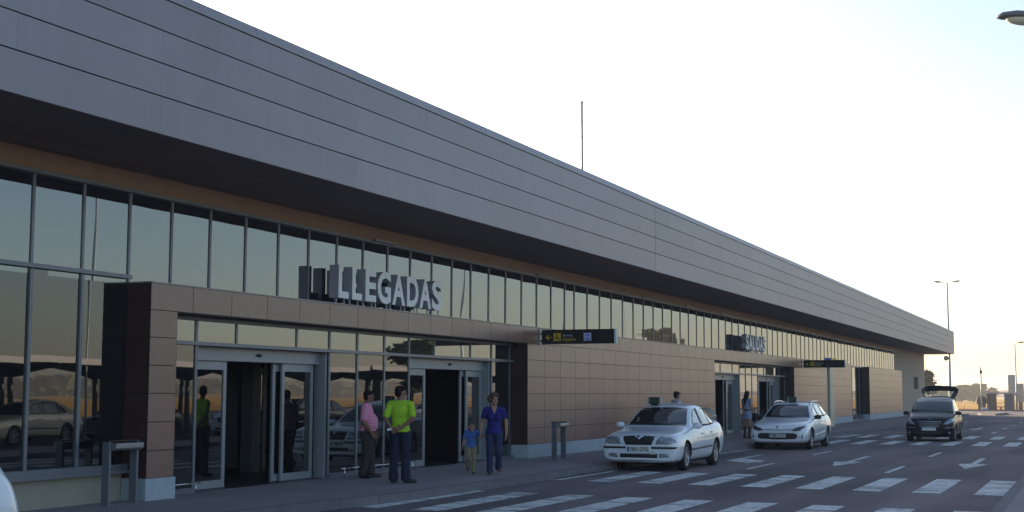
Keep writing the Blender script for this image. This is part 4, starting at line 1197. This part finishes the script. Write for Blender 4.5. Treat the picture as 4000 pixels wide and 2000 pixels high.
    if wear.get('vneck'):
        bm = bmesh.new(); prism(bm, [(-.062, 1.455), (0, 1.315), (.062, 1.455), (.04, 1.48), (-.04, 1.48)], 1, -.135, -.06)
        for v in bm.verts: v.co.y = (-.121 if v.co.y < -.1 else -.05) + (1.47 - v.co.z)*(-.12 if v.co.y < -.1 else 0) + (.045 if v.co.z > 1.44 else 0)
        finish(bm, 'neckline', M[skin], sh)
    # legs
    if wear.get('bottom'):
        bm = bmesh.new()
        for s in 'LR': leg(bm, s, wear.get('legg', .014), wear.get('cuff', .03), wear.get('leg_to', 1.0))
        ell(bm, (0, .01, .93), (.158*P['hip'] + .008, .118*P['hip'] + .008, .10))
        me = remesh(bm, .009, 3, wrinkle=.009, cuts=[((0, 0, 1.0), (0, 0, 1)), ((0, 0, .045 if wear.get('leg_to', 1) >= 1 else .30), (0, 0, -1))], seed=H*3)
        tr = child(me, wear.get('bottom_name', 'trousers'), M[wear['bottom']], root)
        sd = tr.modifiers.new('t', 'SOLIDIFY'); sd.thickness = .004; sd.offset = 0
    for s in 'LR':
        bm = bmesh.new(); foot(bm, s, .007)
        if wear.get('boots'): capsule(bm, P['an'+s], lerp(P['an'+s], P['kn'+s], .8), .05, .062)
        me = remesh(bm, .007, 2, cuts=[((0, 0, P['an'+s][2] - .085), (0, 0, -1)), ((0, 0, P['an'+s][2] + (.01 if not wear.get('boots') else .5)), (0, 0, 1))])
        child(me, 'shoe' if not wear.get('boots') else 'boot', M[wear['shoes']], root)
    return root, P, hp

def cloth(name, col, **k): return mat(name, col, .85, 0, .10, 12, .002, 160, .25, **k)
M['eye'] = mat('eye', (.03, .02, .02), .3); M['lips'] = mat('lips', (.30, .10, .09), .5)
M['hair_dark'] = mat('dark_hair', (.012, .009, .008), .9, 0, .3, 40, spec=.15); M['hair_brown'] = mat('brown_hair', (.075, .035, .022), .6, 0, .4, 40)
M['lime'] = cloth('lime_shirt_cloth', (.36, .62, .035)); M['navy'] = cloth('navy_cloth', (.020, .024, .052)); M['navy_tee'] = cloth('navy_tee_cloth', (.030, .024, .18))
M['grey_trousers'] = cloth('grey_brown_trousers', (.050, .042, .040)); M['jeans'] = cloth('blue_denim', (.028, .042, .105)); M['sky_tee'] = cloth('sky_blue_tee', (.07, .15, .42))
M['khaki'] = cloth('khaki_cloth', (.28, .23, .14)); M['white_shirt'] = cloth('white_uniform_cloth', (.60, .64, .72)); M['pale_dress'] = cloth('pale_blue_dress', (.28, .34, .48))
M['shoe_black'] = mat('black_leather', (.014, .012, .012), .4); M['shoe_brown'] = mat('brown_leather', (.07, .03, .025), .5); M['boot_red'] = mat('dark_red_leather', (.065, .016, .016), .5)
M['cap'] = cloth('dark_cap_cloth', (.022, .018, .022))
def striped(name, a, b):
    m, nt, bs = new_mat(name); L = nt.links; bs.inputs['Roughness'].default_value = .85
    tc = nt.nodes.new('ShaderNodeTexCoord'); wv = nt.nodes.new('ShaderNodeTexWave'); wv.bands_direction = 'Z'; wv.inputs['Scale'].default_value = 7; wv.inputs['Distortion'].default_value = 2.5
    L.new(tc.outputs['Object'], wv.inputs['Vector'])
    cr = nt.nodes.new('ShaderNodeValToRGB'); cr.color_ramp.elements[0].position = .45; cr.color_ramp.elements[1].position = .55
    cr.color_ramp.elements[0].color = (*a, 1); cr.color_ramp.elements[1].color = (*b, 1)
    L.new(wv.outputs['Fac'], cr.inputs['Fac']); L.new(cr.outputs['Color'], bs.inputs['Base Color']); return m
M['pink'] = striped('pink_striped_polo', (.74, .22, .36), (.80, .36, .48))

# man in pink
make_person('stout man in a pink striped polo shirt and grey trousers seen from the side', (23.04, 12.77, ZP), R(18), 1.66,
    dict(belly=1.18, wide=1.24, hip=1.18, elR=(-.245, .03, 1.12), wrR=(-.20, -.14, .89), elL=(.26, .0, 1.12), wrL=(.26, -.10, .92), yaw=R(16), neck=(0, .02, 1.44), head=(0, -.03, 1.615),
         anL=(.13, -.06, .085), knL=(.12, -.06, .49), toeL=(.19, -.24), anR=(-.12, .06, .085), toeR=(-.17, -.11)),
    dict(hair='short', top='pink', top_name='polo_shirt', sleeve=.80, hem=.93, bottom='grey_trousers', shoes='shoe_black', collar=True, cuff=.05, legg=.028), 'skin_dark')
# man in lime
g_, gP, _ = make_person('man in a lime green shirt with hands clasped behind his back', (22.0, 11.52, ZP), R(108), 1.74,
    dict(wide=1.06, elR=(-.255, .12, 1.15), wrR=(-.07, .185, 1.00), elL=(.25, .11, 1.14), wrL=(.13, .19, .985), hip=1.12, yaw=R(-48),
         handR=((.9, .25, -.35), (0, -1, 0), (0, 0, 1)), handL=((-.5, .15, -.6), (0, 1, .1), (0, 0, 1)), curlR=.35, curlL=.6,
         anR=(-.12, .03, .085), toeR=(-.26, -.11), anL=(.11, .0, .085), toeL=(.10, -.18)),
    dict(hair='short', top='lime', sleeve=.75, hem=.91, bottom='navy', shoes='shoe_black', collar=False, cuff=.05, legg=.024), 'skin_dark')
bm = bmesh.new(); prism(bm, [(.10, .95), (.185, .93), (.19, .975), (.115, .99)], 1, .255, .262)
t = finish(bm, 'paper', mat('white_paper', (.75, .75, .8), .6)); t.location = g_.location; t.rotation_euler = g_.rotation_euler; t.scale = g_.scale
tag(t, "small white slip of paper held behind the lime-shirted man's back", 'paper')
# woman and boy
make_person('woman in a navy V-neck T-shirt and jeans walking along the pavement', (25.12, 11.05, ZP), R(-66), 1.58,
    dict(bust=1, hip=1.10, yaw=R(24), wide=1.02, elR=(-.265, .02, 1.13), wrR=(-.30, -.05, .90), elL=(.265, .04, 1.13), wrL=(.265, -.02, .88),
         knR=(-.10, -.06, .49), anR=(-.09, -.03, .085), toeR=(-.11, -.21), knL=(.10, -.10, .51), anL=(.10, .17, .14), toeL=(.12, .0)),
    dict(hair='curly', hair_mat='hair_brown', top='navy_tee', sleeve=.55, hem=.86, bottom='jeans', shoes='shoe_brown', vneck=True, cuff=.035), 'skin')
make_person('small boy in a sky blue T-shirt and beige trousers holding the woman by the hand', (25.08, 11.53, ZP), R(-62), 1.03,
    dict(headr=1.42, head=(0, -.02, 1.57), yaw=R(8), wide=1.12, hip=1.05, elL=(.36, -.06, 1.26), wrL=(.53, -.12, 1.34), elR=(-.25, .0, 1.13), wrR=(-.30, -.14, .93),
         handL=((.7, 0, .5), (0, -1, 0), (0, 0, 1)), knL=(.09, -.08, .50), anL=(.07, -.06, .085), toeL=(.08, -.24), knR=(-.10, -.06, .53), anR=(-.10, .20, .17), toeR=(-.11, .05)),
    dict(hair='short', hair_mat='hair_brown', top='sky_tee', top_name='tee_shirt', sleeve=.7, hem=.88, bottom='khaki', shoes='shoe_brown', cuff=.035, legg=.02), 'skin')
# man with cap behind the taxi
mc, mP, mh = make_person('man in a dark peaked cap and white uniform shirt behind the first taxi', (41.1, 11.95, ZP), R(48), 1.66,
    dict(yaw=R(0)), dict(hair='short', top='white_shirt', sleeve=.7, hem=.93, bottom='navy', shoes='shoe_black', collar=True), 'skin_dark')
bm = bmesh.new(); ell(bm, mh(0, .015, .075), (.092, .106, .068)); capsule(bm, mh(-.045, -.09, .068), mh(.045, -.09, .068), .02, .02); capsule(bm, mh(-.035, -.145, .052), mh(.035, -.145, .052), .014, .014)
me = remesh(bm, .007, 3, cuts=[((0, 0, mP['head'][2] + .045), (0, 0, -1))]); child(me, 'cap', M['cap'], mc)
for s in (-1, 1):
    bm = bmesh.new(); box(bm, s*.15 - .045, s*.15 + .045, -.03, .05, 1.452, 1.475); finish(bm, 'epaulette', M['navy'], mc, bevel=.004)
# young woman by the second taxi
yw, yP, yh = make_person('young woman with long dark hair in a short pale dress standing by the second taxi', (48.9, 11.6, ZP), R(62), 1.70,
    dict(bust=.8, wide=.88, hip=.95, elR=(-.22, .02, 1.14), wrR=(-.17, -.16, 1.02), elL=(.22, -.02, 1.14), wrL=(.17, -.20, 1.05), yaw=R(10), tilt=R(8)),
    dict(hair='long', top='pale_dress', top_name='dress', sleeve=.25, skirt=.70, shoes='boot_red', boots=True), 'skin')
bm = bmesh.new(); capsule(bm, (0, .0, 1.02), (0, .0, 1.05), .155, .150, .82); me = remesh(bm, .01, 2, cuts=[((0,0,1.012),(0,0,-1)), ((0,0,1.062),(0,0,1))])
bl = child(me, 'belt', M['shoe_black'], yw); sd = bl.modifiers.new('s', 'SOLIDIFY'); sd.thickness = .01; sd.offset = 1
bm = bmesh.new(); ell(bm, (-.06, -.30, .78), (.16, .11, .16)); tube(bm, [(-.17, -.26, .90), (-.20, -.15, 1.10), (-.16, -.02, 1.42), (-.05, .05, 1.44)], .012, 6)
me = remesh(bm, .008, 2); t = bpy.data.objects.new('handbag', me); link(t); me.materials.append(M['black']); t.location = yw.location; t.rotation_euler = yw.rotation_euler; t.scale = yw.scale
tag(t, 'black shoulder bag carried by the young woman in the pale dress', 'bag')
# suitcase beside her
t = thing('suitcase', 'dark upright suitcase standing between the young woman and the second taxi', 'suitcase', (50.3, 11.25, ZP), R(-15))
bm = bmesh.new(); box(bm, -.14, .14, -.24, .24, .05, .72); finish(bm, 'shell', M['trim'], t, bevel=.04)
bm = bmesh.new(); tube(bm, [(0, -.12, .70), (0, -.12, 1.0), (0, .12, 1.0), (0, .12, .70)], .012, 6); finish(bm, 'handle', M['alu'], t)
for sx in (-1, 1):
    for sy in (-1, 1):
        bm = bmesh.new(); lathe(bm, [(.001, -.012), (.028, -.012), (.028, .012), (.001, .012)], 'Y', 12, c=(sx*.1, sy*.18, .03)); finish(bm, 'wheel', M['rubber'], t)
# ------------------------------------------------------------------ street furniture
def bin_stand(label, x, y):
    t = thing('ashtray_stand', label, 'ashtray stand', (x, y, ZP), 0, 'steel ashtray stands')
    for s in (0, .61):
        bm = bmesh.new(); box(bm, s, s + .04, -.065, .065, 0, .90); finish(bm, 'post', M['alu'], t, bevel=.004)
        bm = bmesh.new(); box(bm, s - .03, s + .08, -.10, .10, 0, .010); finish(bm, 'foot_plate', M['steel'], t)
    bm = bmesh.new(); prism(bm, [(-.076,.77),(-.12,.775),(-.15,.80),(-.15,.87),(-.12,.885),(.06,.885),(.06,.77)], 0, .052, .66)
    finish(bm, 'trough', M['steel'], t, bevel=.01)
    bm = bmesh.new(); box(bm, -.01, .67, -.08, .08, .901, .915); finish(bm, 'top_bar', M['black'], t)
    return t
s1 = bin_stand('steel two-post ashtray stand beside the near portal leg', 15.85, 13.0)
s2 = bin_stand('steel two-post ashtray stand in front of the long stone wall', 31.15, 12.12)

# totem
t = thing('totem_sign', 'tall pale metal totem with a blue and yellow header by the far stone wall', 'sign', (67.2, 11.93, ZP))
bm = bmesh.new(); box(bm, 0, 1.1, -.07, .07, .0, 3.02); finish(bm, 'column', mat('pale_metal', (.42, .44, .38), .4, .2, .05, 2), t, bevel=.01)
bm = bmesh.new(); box(bm, -.05, 1.4, -.16, .16, 3.021, 3.32); h = finish(bm, 'header', M['blue'], t, bevel=.006)
bm = bmesh.new(); box(bm, -.046, 1.404, -.164, .0, 3.025, 3.316); finish(bm, 'yellow_panel', M['yellow'], h)
bm = bmesh.new(); lathe(bm, [(.0001, -.012), (.035, -.012), (.035, 0)], 'Z', 14)
for v in bm.verts: v.co = (.9 + v.co.x, -.071 + v.co.z*.6, 2.0 + v.co.y)
finish(bm, 'button', M['black'], t)

# trolley rack behind the first taxi
t = thing('trolley_rack', 'tubular metal luggage trolley rack behind the boot of the first taxi', 'rack', (44.2, 12.1, ZP), R(8))
bm = bmesh.new()
for x in (0, .5, 1.0): tube(bm, [(x, -.45, 0), (x, -.45, .85), (x, -.38, 1.02), (x, -.2, 1.1), (x, .15, 1.1), (x, .33, 1.02), (x, .4, .85), (x, .4, 0)], .022, 8)
finish(bm, 'hoop', M['steel'], t)
bm = bmesh.new()
for z in (.45, .86): tube(bm, [(-.1, -.45, z), (1.2, -.45, z)], .02, 8)
finish(bm, 'rail', M['steel_bright'], t)

# ------------------------------------------------------------------ lamps
def lamp_head(parent, x, y, z, ang, L_=.75, m='lamp_body'):
    """cobra head pointing along ang"""
    bm = bmesh.new()
    secs = [(0, .05, .04, 0), (.10, .09, .06, .01), (.30, .14, .085, .02), (.55, .16, .09, .02), (.70, .12, .07, .005), (.76, .05, .03, -.01)]
    rings = []
    for (u, w, h, dz) in secs:
        u *= L_/.76
        rings.append([bm.verts.new((u, w*math.cos(t), dz + h*(math.sin(t) if math.sin(t) > 0 else .35*math.sin(t)))) for t in [2*math.pi*k/14 for k in range(14)]])
    for a, b in zip(rings, rings[1:]):
        for k in range(14): bm.faces.new((a[k], a[(k+1)%14], b[(k+1)%14], b[k])).smooth = True
    bm.faces.new(rings[0][::-1]); bm.faces.new(rings[-1])
    o = finish(bm, 'lamp_head', M[m], parent); o.location = (x, y, z); o.rotation_euler = (0, R(-8), ang)
    bm = bmesh.new(); ellipsoid(bm, (.47*L_/.76, 0, -.012), (.20*L_/.76, .115, .085), seg=14, rings=8)
    g = finish(bm, 'lens', M['lens'], o); return o
M['lamp_body'] = mat('grey_lamp_housing', (.16, .17, .19), .5, .2); M['lens'] = mat('lamp_glass_bowl', (.88, .78, .58), .25, 0, spec=.8)
M['galv'] = mat('galvanised_pole', (.30, .36, .38), .5, .4)
def lamp(label, x, y, h, heads, r0=.09, r1=.045, group='street lamps', L_=.75, arm=.5):
    t = thing('street_lamp', label, 'street lamp', (x, y, 0), 0, group)
    bm = bmesh.new(); tube(bm, [(0, 0, 0), (0, 0, 1.0), (0, 0, h)], [r0, r0*.97, r1], 12); box(bm, -r0*1.8, r0*1.8, -r0*1.8, r0*1.8, 0, .03)
    finish(bm, 'pole', M['galv'], t)
    for a in heads:
        bm = bmesh.new(); tube(bm, [(0, 0, h - .08), (math.cos(a)*arm*.5, math.sin(a)*arm*.5, h + .02), (math.cos(a)*arm, math.sin(a)*arm, h + .05)], .03, 8); finish(bm, 'arm', M['galv'], t)
        lamp_head(t, math.cos(a)*arm, math.sin(a)*arm, h + .05, a, L_)
    return t
lamp('street lamp whose head hangs into the top right corner of the photo', 20.2, .02, 6.86, [R(95)], L_=.95, arm=.16)
lamp('tall double-armed street lamp just beyond the end of the terminal', 126, 11.85, 11.45, [R(90), R(-90)], .14, .06, L_=.85, arm=.3)
lamp('single-armed street lamp above the bus shelter on the far right', 152, 7.72, 6.95, [R(-90)], .09, .05, arm=.2)
# mirror disc on the double lamp
t = thing('traffic_mirror', 'small round traffic mirror on the pole of the double-armed lamp', 'mirror', (125.8, 12.1, 4.85))
bm = bmesh.new(); lathe(bm, [(.0001, 0), (.20, -.01), (.22, .01), (.20, .04), (.0001, .05)], 'Z', 20)
for v in bm.verts: v.co = (v.co.z, v.co.x, v.co.y)
finish(bm, 'disc', M['lamp_body'], t)
bm = bmesh.new(); tube(bm, [(.05, 0, 0), (.15, -.2, 0)], .02, 6); finish(bm, 'bracket', M['galv'], t)
# curved lamp behind the building
t = thing('street_lamp', 'slim street lamp with a curved neck seen behind the end wall', 'street lamp', (172, 20.1, 0), 0, 'street lamps')
bm = bmesh.new(); tube(bm, [(0, 0, 0), (0, 0, 4.2), (0, .08, 5.0), (0, .35, 5.6), (0, .8, 6.0), (0, 1.1, 6.05)], [.08, .06, .055, .05, .045, .04], 10); finish(bm, 'pole', M['galv'], t)
lamp_head(t, 0, 1.1, 6.02, R(90), .6)
# camera pole
t = thing('camera_pole', 'thin pole topped by a small camera in front of the golden field', 'camera pole', (151, 11.1, 0))
bm = bmesh.new(); tube(bm, [(0, 0, 0), (0, 0, 4.0)], [.085, .06], 10); finish(bm, 'pole', M['galv'], t)
bm = bmesh.new(); ellipsoid(bm, (0, 0, 4.02), (.16, .16, .2)); box(bm, -.06, .06, -.05, .05, 4.15, 4.5); finish(bm, 'camera', M['trim'], t)
bm = bmesh.new(); ellipsoid(bm, (.6, .05, 1.0), (.2, .55, .55)); box(bm, .5, .7, -.35, .4, 0, .9); s_ = finish(bm, 'control_cabinet', mat('green_grey_box', (.10, .11, .10), .7), t)

# posts mirrored in the upper glass
for i, (x, y, h, hd, lab) in enumerate([
    (39.4, -6.3, 10.0, [R(90)], 'tall lamp post across the road mirrored in the leftmost upper windows'),
    (71.2, -6.3, 10.0, [R(90), R(-90)], 'lamp post across the road mirrored right of the LLEGADAS letters'),
    (86.9, -6.3, 10.0, [R(90), R(-90)], 'lamp post across the road mirrored at the building joint'),
    (184.5, -38, 12.4, [R(0), R(180)], 'lamp post mirrored above the near direction sign'),
    (198.0, -38, 14.3, [R(-60)], 'lamp post mirrored left of the mirrored trees'),
    (232.0, -60, 13.0, [R(90)], 'lamp post mirrored left of the SALIDAS letters'),
    (255.0, -55, 13.0, [R(90)], 'lamp post mirrored in front of the SALIDAS letters'),
    (330.0, -70, 13.0, [R(90), R(-90)], 'lamp post mirrored beyond the SALIDAS letters')]):
    lamp(lab, x, y, h, hd, .06, .04, 'lamp posts mirrored in the glass')

# ------------------------------------------------------------------ bus shelter and boards at the far right
M['brown_box'] = mat('brown_shelter_panel', (.11, .075, .07), .7, 0, .1, 2); M['blue_grey'] = mat('blue_grey_panel', (.12, .13, .16), .7, 0, .1, 2)
t = thing('bus_shelter', 'flat-roofed roadside shelter with brown and blue-grey end walls at the far right', 'shelter', (150.6, 0, 0))
bm = bmesh.new(); box(bm, 0, 2.4, 9.75, 10.55, .0, 1.74); finish(bm, 'end_wall', M['brown_box'], t)
bm = bmesh.new(); box(bm, 0, 2.4, 8.02, 8.86, .0, 1.74); finish(bm, 'end_wall', M['blue_grey'], t)
bm = bmesh.new(); box(bm, -.2, 2.6, 7.95, 10.65, 1.742, 1.90); finish(bm, 'roof', M['coping'], t)
bm = bmesh.new(); box(bm, 1.4, 1.8, 8.9, 9.7, .35, .45); box(bm, 1.5, 1.7, 9.2, 9.4, .0, .349); finish(bm, 'bench', M['steel'], t)
t = thing('billboard', 'tall pale billboard standing behind the roadside shelter', 'billboard', (154, 8.25, 0))
bm = bmesh.new(); box(bm, 0, .2, -.38, .38, 1.6, 3.75); finish(bm, 'panel', mat('pale_board', (.42, .40, .40), .6, 0, .15, 3), t)
bm = bmesh.new(); box(bm, .02, .18, -.2, .2, 0, 1.599); finish(bm, 'post', M['blue_grey'], t)
t = thing('billboard', 'shorter pale board right of the tall billboard', 'billboard', (156, 7.55, 0))
bm = bmesh.new(); box(bm, 0, .2, -.36, .36, .9, 2.85); finish(bm, 'panel', mat('grey_board', (.33, .32, .30), .6, 0, .15, 3), t)
bm = bmesh.new(); box(bm, .02, .18, -.2, .2, 0, .899); finish(bm, 'post', M['blue_grey'], t)
t = thing('concrete_block', 'low white concrete block at the left foot of the shelter', 'block', (150.5, 10.75, 0))
bm = bmesh.new(); box(bm, -.3, .3, -.3, .35, 0, .35); finish(bm, 'block', M['white'], t, bevel=.03)

# ------------------------------------------------------------------ canopies over the car park (mirrored in the glass)
M['canopy'] = mat('grey_canopy_sheet', (.20, .20, .22), .5, .2); M['canopy_steel'] = mat('dark_canopy_steel', (.05, .05, .06), .5, .3)
def canopy(x, y, w, label):
    t = thing('parking_canopy', label, 'canopy', (x, y, 0), 0, 'car park canopies')
    bm = bmesh.new()
    N = 12
    top, bot = [], []
    for i in range(N + 1):
        u = -2.9 + 5.8*i/N; z = 2.62 + .030*u*u
        top.append((u, z + .05)); bot.append((u, z))
    prism(bm, top + bot[::-1], 0, 0, w - .04); finish(bm, 'roof_sheet', M['canopy'], t)
    bm = bmesh.new(); box(bm, 0, w - .04, 2.9, 2.96, 2.76, 2.98); finish(bm, 'edge_beam', M['canopy'], t)
    for px_ in (.25, w - .3):
        bm = bmesh.new(); prism(bm, [(-.12, 0), (.12, 0), (.10, 2.3), (2.6, 2.72), (2.6, 2.80), (-2.6, 2.80), (-2.6, 2.72), (-.10, 2.3)], 0, px_ - .05, px_ + .05); finish(bm, 'support', M['canopy_steel'], t)
    return t
ws = []
first = None
for i in range(11):
    x = 22 + i*5.4
    lab = ['grey curved parking canopy nearest the camera across the road', 'parking canopy over the silver saloon', 'parking canopy over the dark saloon behind the silver one', 'fourth parking canopy along the car park',
           'fifth parking canopy along the car park', 'sixth parking canopy along the car park', 'seventh parking canopy along the car park', 'eighth parking canopy along the car park',
           'ninth parking canopy along the car park', 'tenth parking canopy along the car park', 'parking canopy at the far end of the row'][i]
    if first is None: first = canopy(x, -9.0, 5.4, lab)
    else:
        c = copy_tree(first); c.location = (x, -9.0 + .1*math.sin(i), .03*math.sin(i*2)); c['label'] = lab

# ------------------------------------------------------------------ trees
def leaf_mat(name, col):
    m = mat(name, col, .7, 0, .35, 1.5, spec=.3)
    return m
M['leaf'] = leaf_mat('tree_leaves', (.045, .070, .025)); M['leaf_far'] = leaf_mat('hazy_tree_leaves', (.13, .15, .10)); M['bark'] = mat('bark', (.08, .06, .05), .9, 0, .2, 6, .01, 20)  # far leaves greyed and lightened, distance haze mixed into their colour
def tree(name, label, x, y, h, w, leaf=.16, n=2600, seed=1, trunk=.3, group=None, lm='leaf', z=0, shape=1.0):
    r_ = random.Random(seed); t = thing(name, label, 'tree', (x, y, z), 0, group)
    bm = bmesh.new(); th = h*trunk
    tube(bm, [(0, 0, -.1), (.03*h*r_.uniform(-1, 1), 0, th), (0, .02*h, h*.62)], [h*.028, h*.02, h*.008], 8)
    cl = []
    for i in range(int(11 + h)):
        a = r_.uniform(0, 2*math.pi); rr_ = r_.uniform(.1, 1)**.7 * w*.5 * .68; zz = th + (h - th)*r_.uniform(.12, .86)
        k = 1 - abs((zz - th)/(h - th) - .42)*.9*shape
        p = Vector((math.cos(a)*rr_*k, math.sin(a)*rr_*k, zz)); cl.append((p, w*.5*r_.uniform(.28, .46)*max(k, .35)))
        tube(bm, [(0, 0, th*r_.uniform(.8, 1.5)), tuple(p*.5 + Vector((0, 0, th*.4))), tuple(p)], [h*.012, h*.008, h*.003], 5, cap=False)
    finish(bm, 'trunk', M['bark'], t)
    bm = bmesh.new()
    for i in range(n):
        c, cr = cl[r_.randrange(len(cl))]
        d = Vector((r_.gauss(0, 1), r_.gauss(0, 1), r_.gauss(0, 1))).normalized() * cr * r_.uniform(.45, 1.12)
        d.z *= .8
        p = c + d; s = leaf*r_.uniform(.6, 1.4)
        q = Matrix.Rotation(r_.uniform(0, 6.3), 3, 'Z') @ Matrix.Rotation(r_.uniform(0, 3.1), 3, 'X')
        pts = [(-s, -s*.45, 0), (s*.2, -s*.55, s*.1), (s, 0, 0), (s*.2, s*.55, s*.1), (-s, s*.4, 0)]
        bm.faces.new([bm.verts.new(p + q @ Vector(v)) for v in pts])
    finish(bm, 'crown', M[lm], t, recalc=False)
    return t
tree('roadside_tree', 'small green tree peeping out behind the end wall of the terminal', 163, 18.2, 4.6, 3.6, .16, 1500, 3)
# far trees
TG = 'trees beyond the golden field'
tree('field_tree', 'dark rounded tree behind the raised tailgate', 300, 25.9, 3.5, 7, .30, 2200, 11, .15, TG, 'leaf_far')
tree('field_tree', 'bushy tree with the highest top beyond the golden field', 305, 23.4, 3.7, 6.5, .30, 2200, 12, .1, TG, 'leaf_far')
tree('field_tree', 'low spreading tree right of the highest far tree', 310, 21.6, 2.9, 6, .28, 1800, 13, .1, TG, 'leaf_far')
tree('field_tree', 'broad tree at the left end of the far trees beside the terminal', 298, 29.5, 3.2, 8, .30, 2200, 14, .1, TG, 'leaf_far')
bm = bmesh.new(); r_ = random.Random(5)      # distant belt of trees
for i in range(9000):
    y = r_.uniform(-500, 160); x = 760 + r_.uniform(-10, 10)
    hgt = 3.0 + 1.8*noise.noise(Vector((y*.02, 1.3, 0))) + 1.2*noise.noise(Vector((y*.11, 7, 0)))
    z = r_.uniform(0, 1)**.8*hgt; s = r_.uniform(.7, 1.6)
    q = Matrix.Rotation(r_.uniform(0, 6.3), 3, 'Z') @ Matrix.Rotation(r_.uniform(.6, 2.5), 3, 'X')
    bm.faces.new([bm.verts.new(Vector((x, y, z)) + q @ Vector(v)) for v in ((-s, -s*.6, 0), (s*.3, -s*.6, .2), (s, 0, 0), (s*.2, s*.6, 0), (-s, s*.5, 0))])
for i in range(9000):                         # and the belt south of the car park that the glass mirrors
    x = r_.uniform(-80, 1400); y = -330 + r_.uniform(-12, 12) - x*.05
    hgt = 6.5 + 3*noise.noise(Vector((x*.012, 4.3, 0))) + 2.5*noise.noise(Vector((x*.06, 2, 0)))
    z = r_.uniform(0, 1)**.8*hgt; s = r_.uniform(1.4, 3.2)
    q = Matrix.Rotation(r_.uniform(0, 6.3), 3, 'Z') @ Matrix.Rotation(r_.uniform(.6, 2.5), 3, 'X')
    bm.faces.new([bm.verts.new(Vector((x, y, z)) + q @ Vector(v)) for v in ((-s, -s*.6, 0), (s*.3, -s*.6, .2), (s, 0, 0), (s*.2, s*.6, 0), (-s, s*.5, 0))])
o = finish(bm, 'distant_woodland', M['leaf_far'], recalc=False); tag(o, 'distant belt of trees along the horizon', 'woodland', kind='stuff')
MG = 'trees mirrored in the upper glass'
tree('roadside_tree', 'spreading tree mirrored in the upper windows right of the near sign', 208, -38, 12.4, 8.5, .30, 3600, 21, .25, MG)
tree('roadside_tree', 'taller tree mirrored in the upper windows left of the SALIDAS letters', 217, -38, 12.9, 7.5, .30, 3600, 22, .25, MG)
tree('roadside_tree', 'narrow tree mirrored beside the taller one', 223.5, -38.5, 13.4, 3.6, .26, 2400, 23, .2, MG)
tree('roadside_tree', 'low tree mirrored in the top light above the second sliding door', 84, -16, 5.4, 5, .20, 2600, 24, .3, MG)

# wire fence and posts along the field
t = thing('field_fence', 'thin wire fence with posts along the edge of the golden field', 'fence', (152.5, 0, 0))
bm = bmesh.new()
for k in range(-20, 16): tube(bm, [(0, k*2.6, 0), (0, k*2.6, 1.15)], .03, 6)
finish(bm, 'posts', M['galv'], t)
bm = bmesh.new()
for z in (.4, .75, 1.1): tube(bm, [(0, -52, z), (0, 39, z)], .006, 4)
finish(bm, 'wires', M['galv'], t)

# ------------------------------------------------------------------ camera, light, sky
F_, YAW, PIT, ROLL = 5357.9, 0.401862586, 0.0992831859, 0.00257753585
cam = bpy.data.cameras.new('camera'); co = bpy.data.objects.new('camera', cam); COL.objects.link(co)
fw = Vector((math.cos(YAW)*math.cos(PIT), math.sin(YAW)*math.cos(PIT), math.sin(PIT)))
rt = Vector((math.sin(YAW), -math.cos(YAW), 0)); up = rt.cross(fw)
c_, s_ = math.cos(ROLL), math.sin(ROLL); rt, up = rt*c_ + up*s_, up*c_ - rt*s_
m4 = Matrix((rt, up, -fw)).transposed().to_4x4(); m4.translation = Vector((0, 0, 1.75)); co.matrix_world = m4
cam.sensor_width = 36; cam.sensor_fit = 'HORIZONTAL'; cam.lens = F_/4000*36; cam.clip_start = .1; cam.clip_end = 6000
scene.camera = co

SUN_E, SUN_A = R(11.2), R(50)
S = Vector((math.cos(SUN_E)*math.cos(SUN_A), math.cos(SUN_E)*math.sin(SUN_A), math.sin(SUN_E)))
sl = bpy.data.lights.new('sun', 'SUN'); sl.energy = 5; sl.angle = R(.5); sl.color = (1, .80, .58)
so = bpy.data.objects.new('sun', sl); COL.objects.link(so); so.rotation_euler = S.to_track_quat('Z', 'Y').to_euler()
w = bpy.data.worlds.new('World'); scene.world = w; w.use_nodes = True
nt = w.node_tree; bg = nt.nodes['Background']
sk = nt.nodes.new('ShaderNodeTexSky'); sk.sky_type = 'NISHITA'; sk.sun_disc = False
sk.sun_elevation = SUN_E; sk.sun_rotation = math.pi/2 - SUN_A; sk.altitude = 0; sk.air_density = .8; sk.dust_density = 1.5; sk.ozone_density = 1.2
nt.links.new(sk.outputs[0], bg.inputs['Color']); bg.inputs['Strength'].default_value = .122
scene.view_settings.view_transform = 'Standard'; scene.view_settings.look = 'None'
scene.view_settings.exposure = 1.22; scene.view_settings.gamma = 1; scene.view_settings.use_curve_mapping = False

# air: one closed box of thin haze
bm = bmesh.new(); box(bm, -200, 1520, -640, 500, -1.1, 17)
hz = bpy.data.materials.new('haze'); hz.use_nodes = True; hn = hz.node_tree; hn.nodes.clear()
ho = hn.nodes.new('ShaderNodeOutputMaterial'); hv = hn.nodes.new('ShaderNodeVolumePrincipled')
hv.inputs['Color'].default_value = (.95, .93, .9, 1); hv.inputs['Density'].default_value = .0009; hv.inputs['Anisotropy'].default_value = .3
hn.links.new(hv.outputs[0], ho.inputs['Volume'])
o = finish(bm, 'haze', hz); o['kind'] = 'stuff'; o['label'] = 'thin warm haze over the whole airport forecourt'; o['category'] = 'haze'
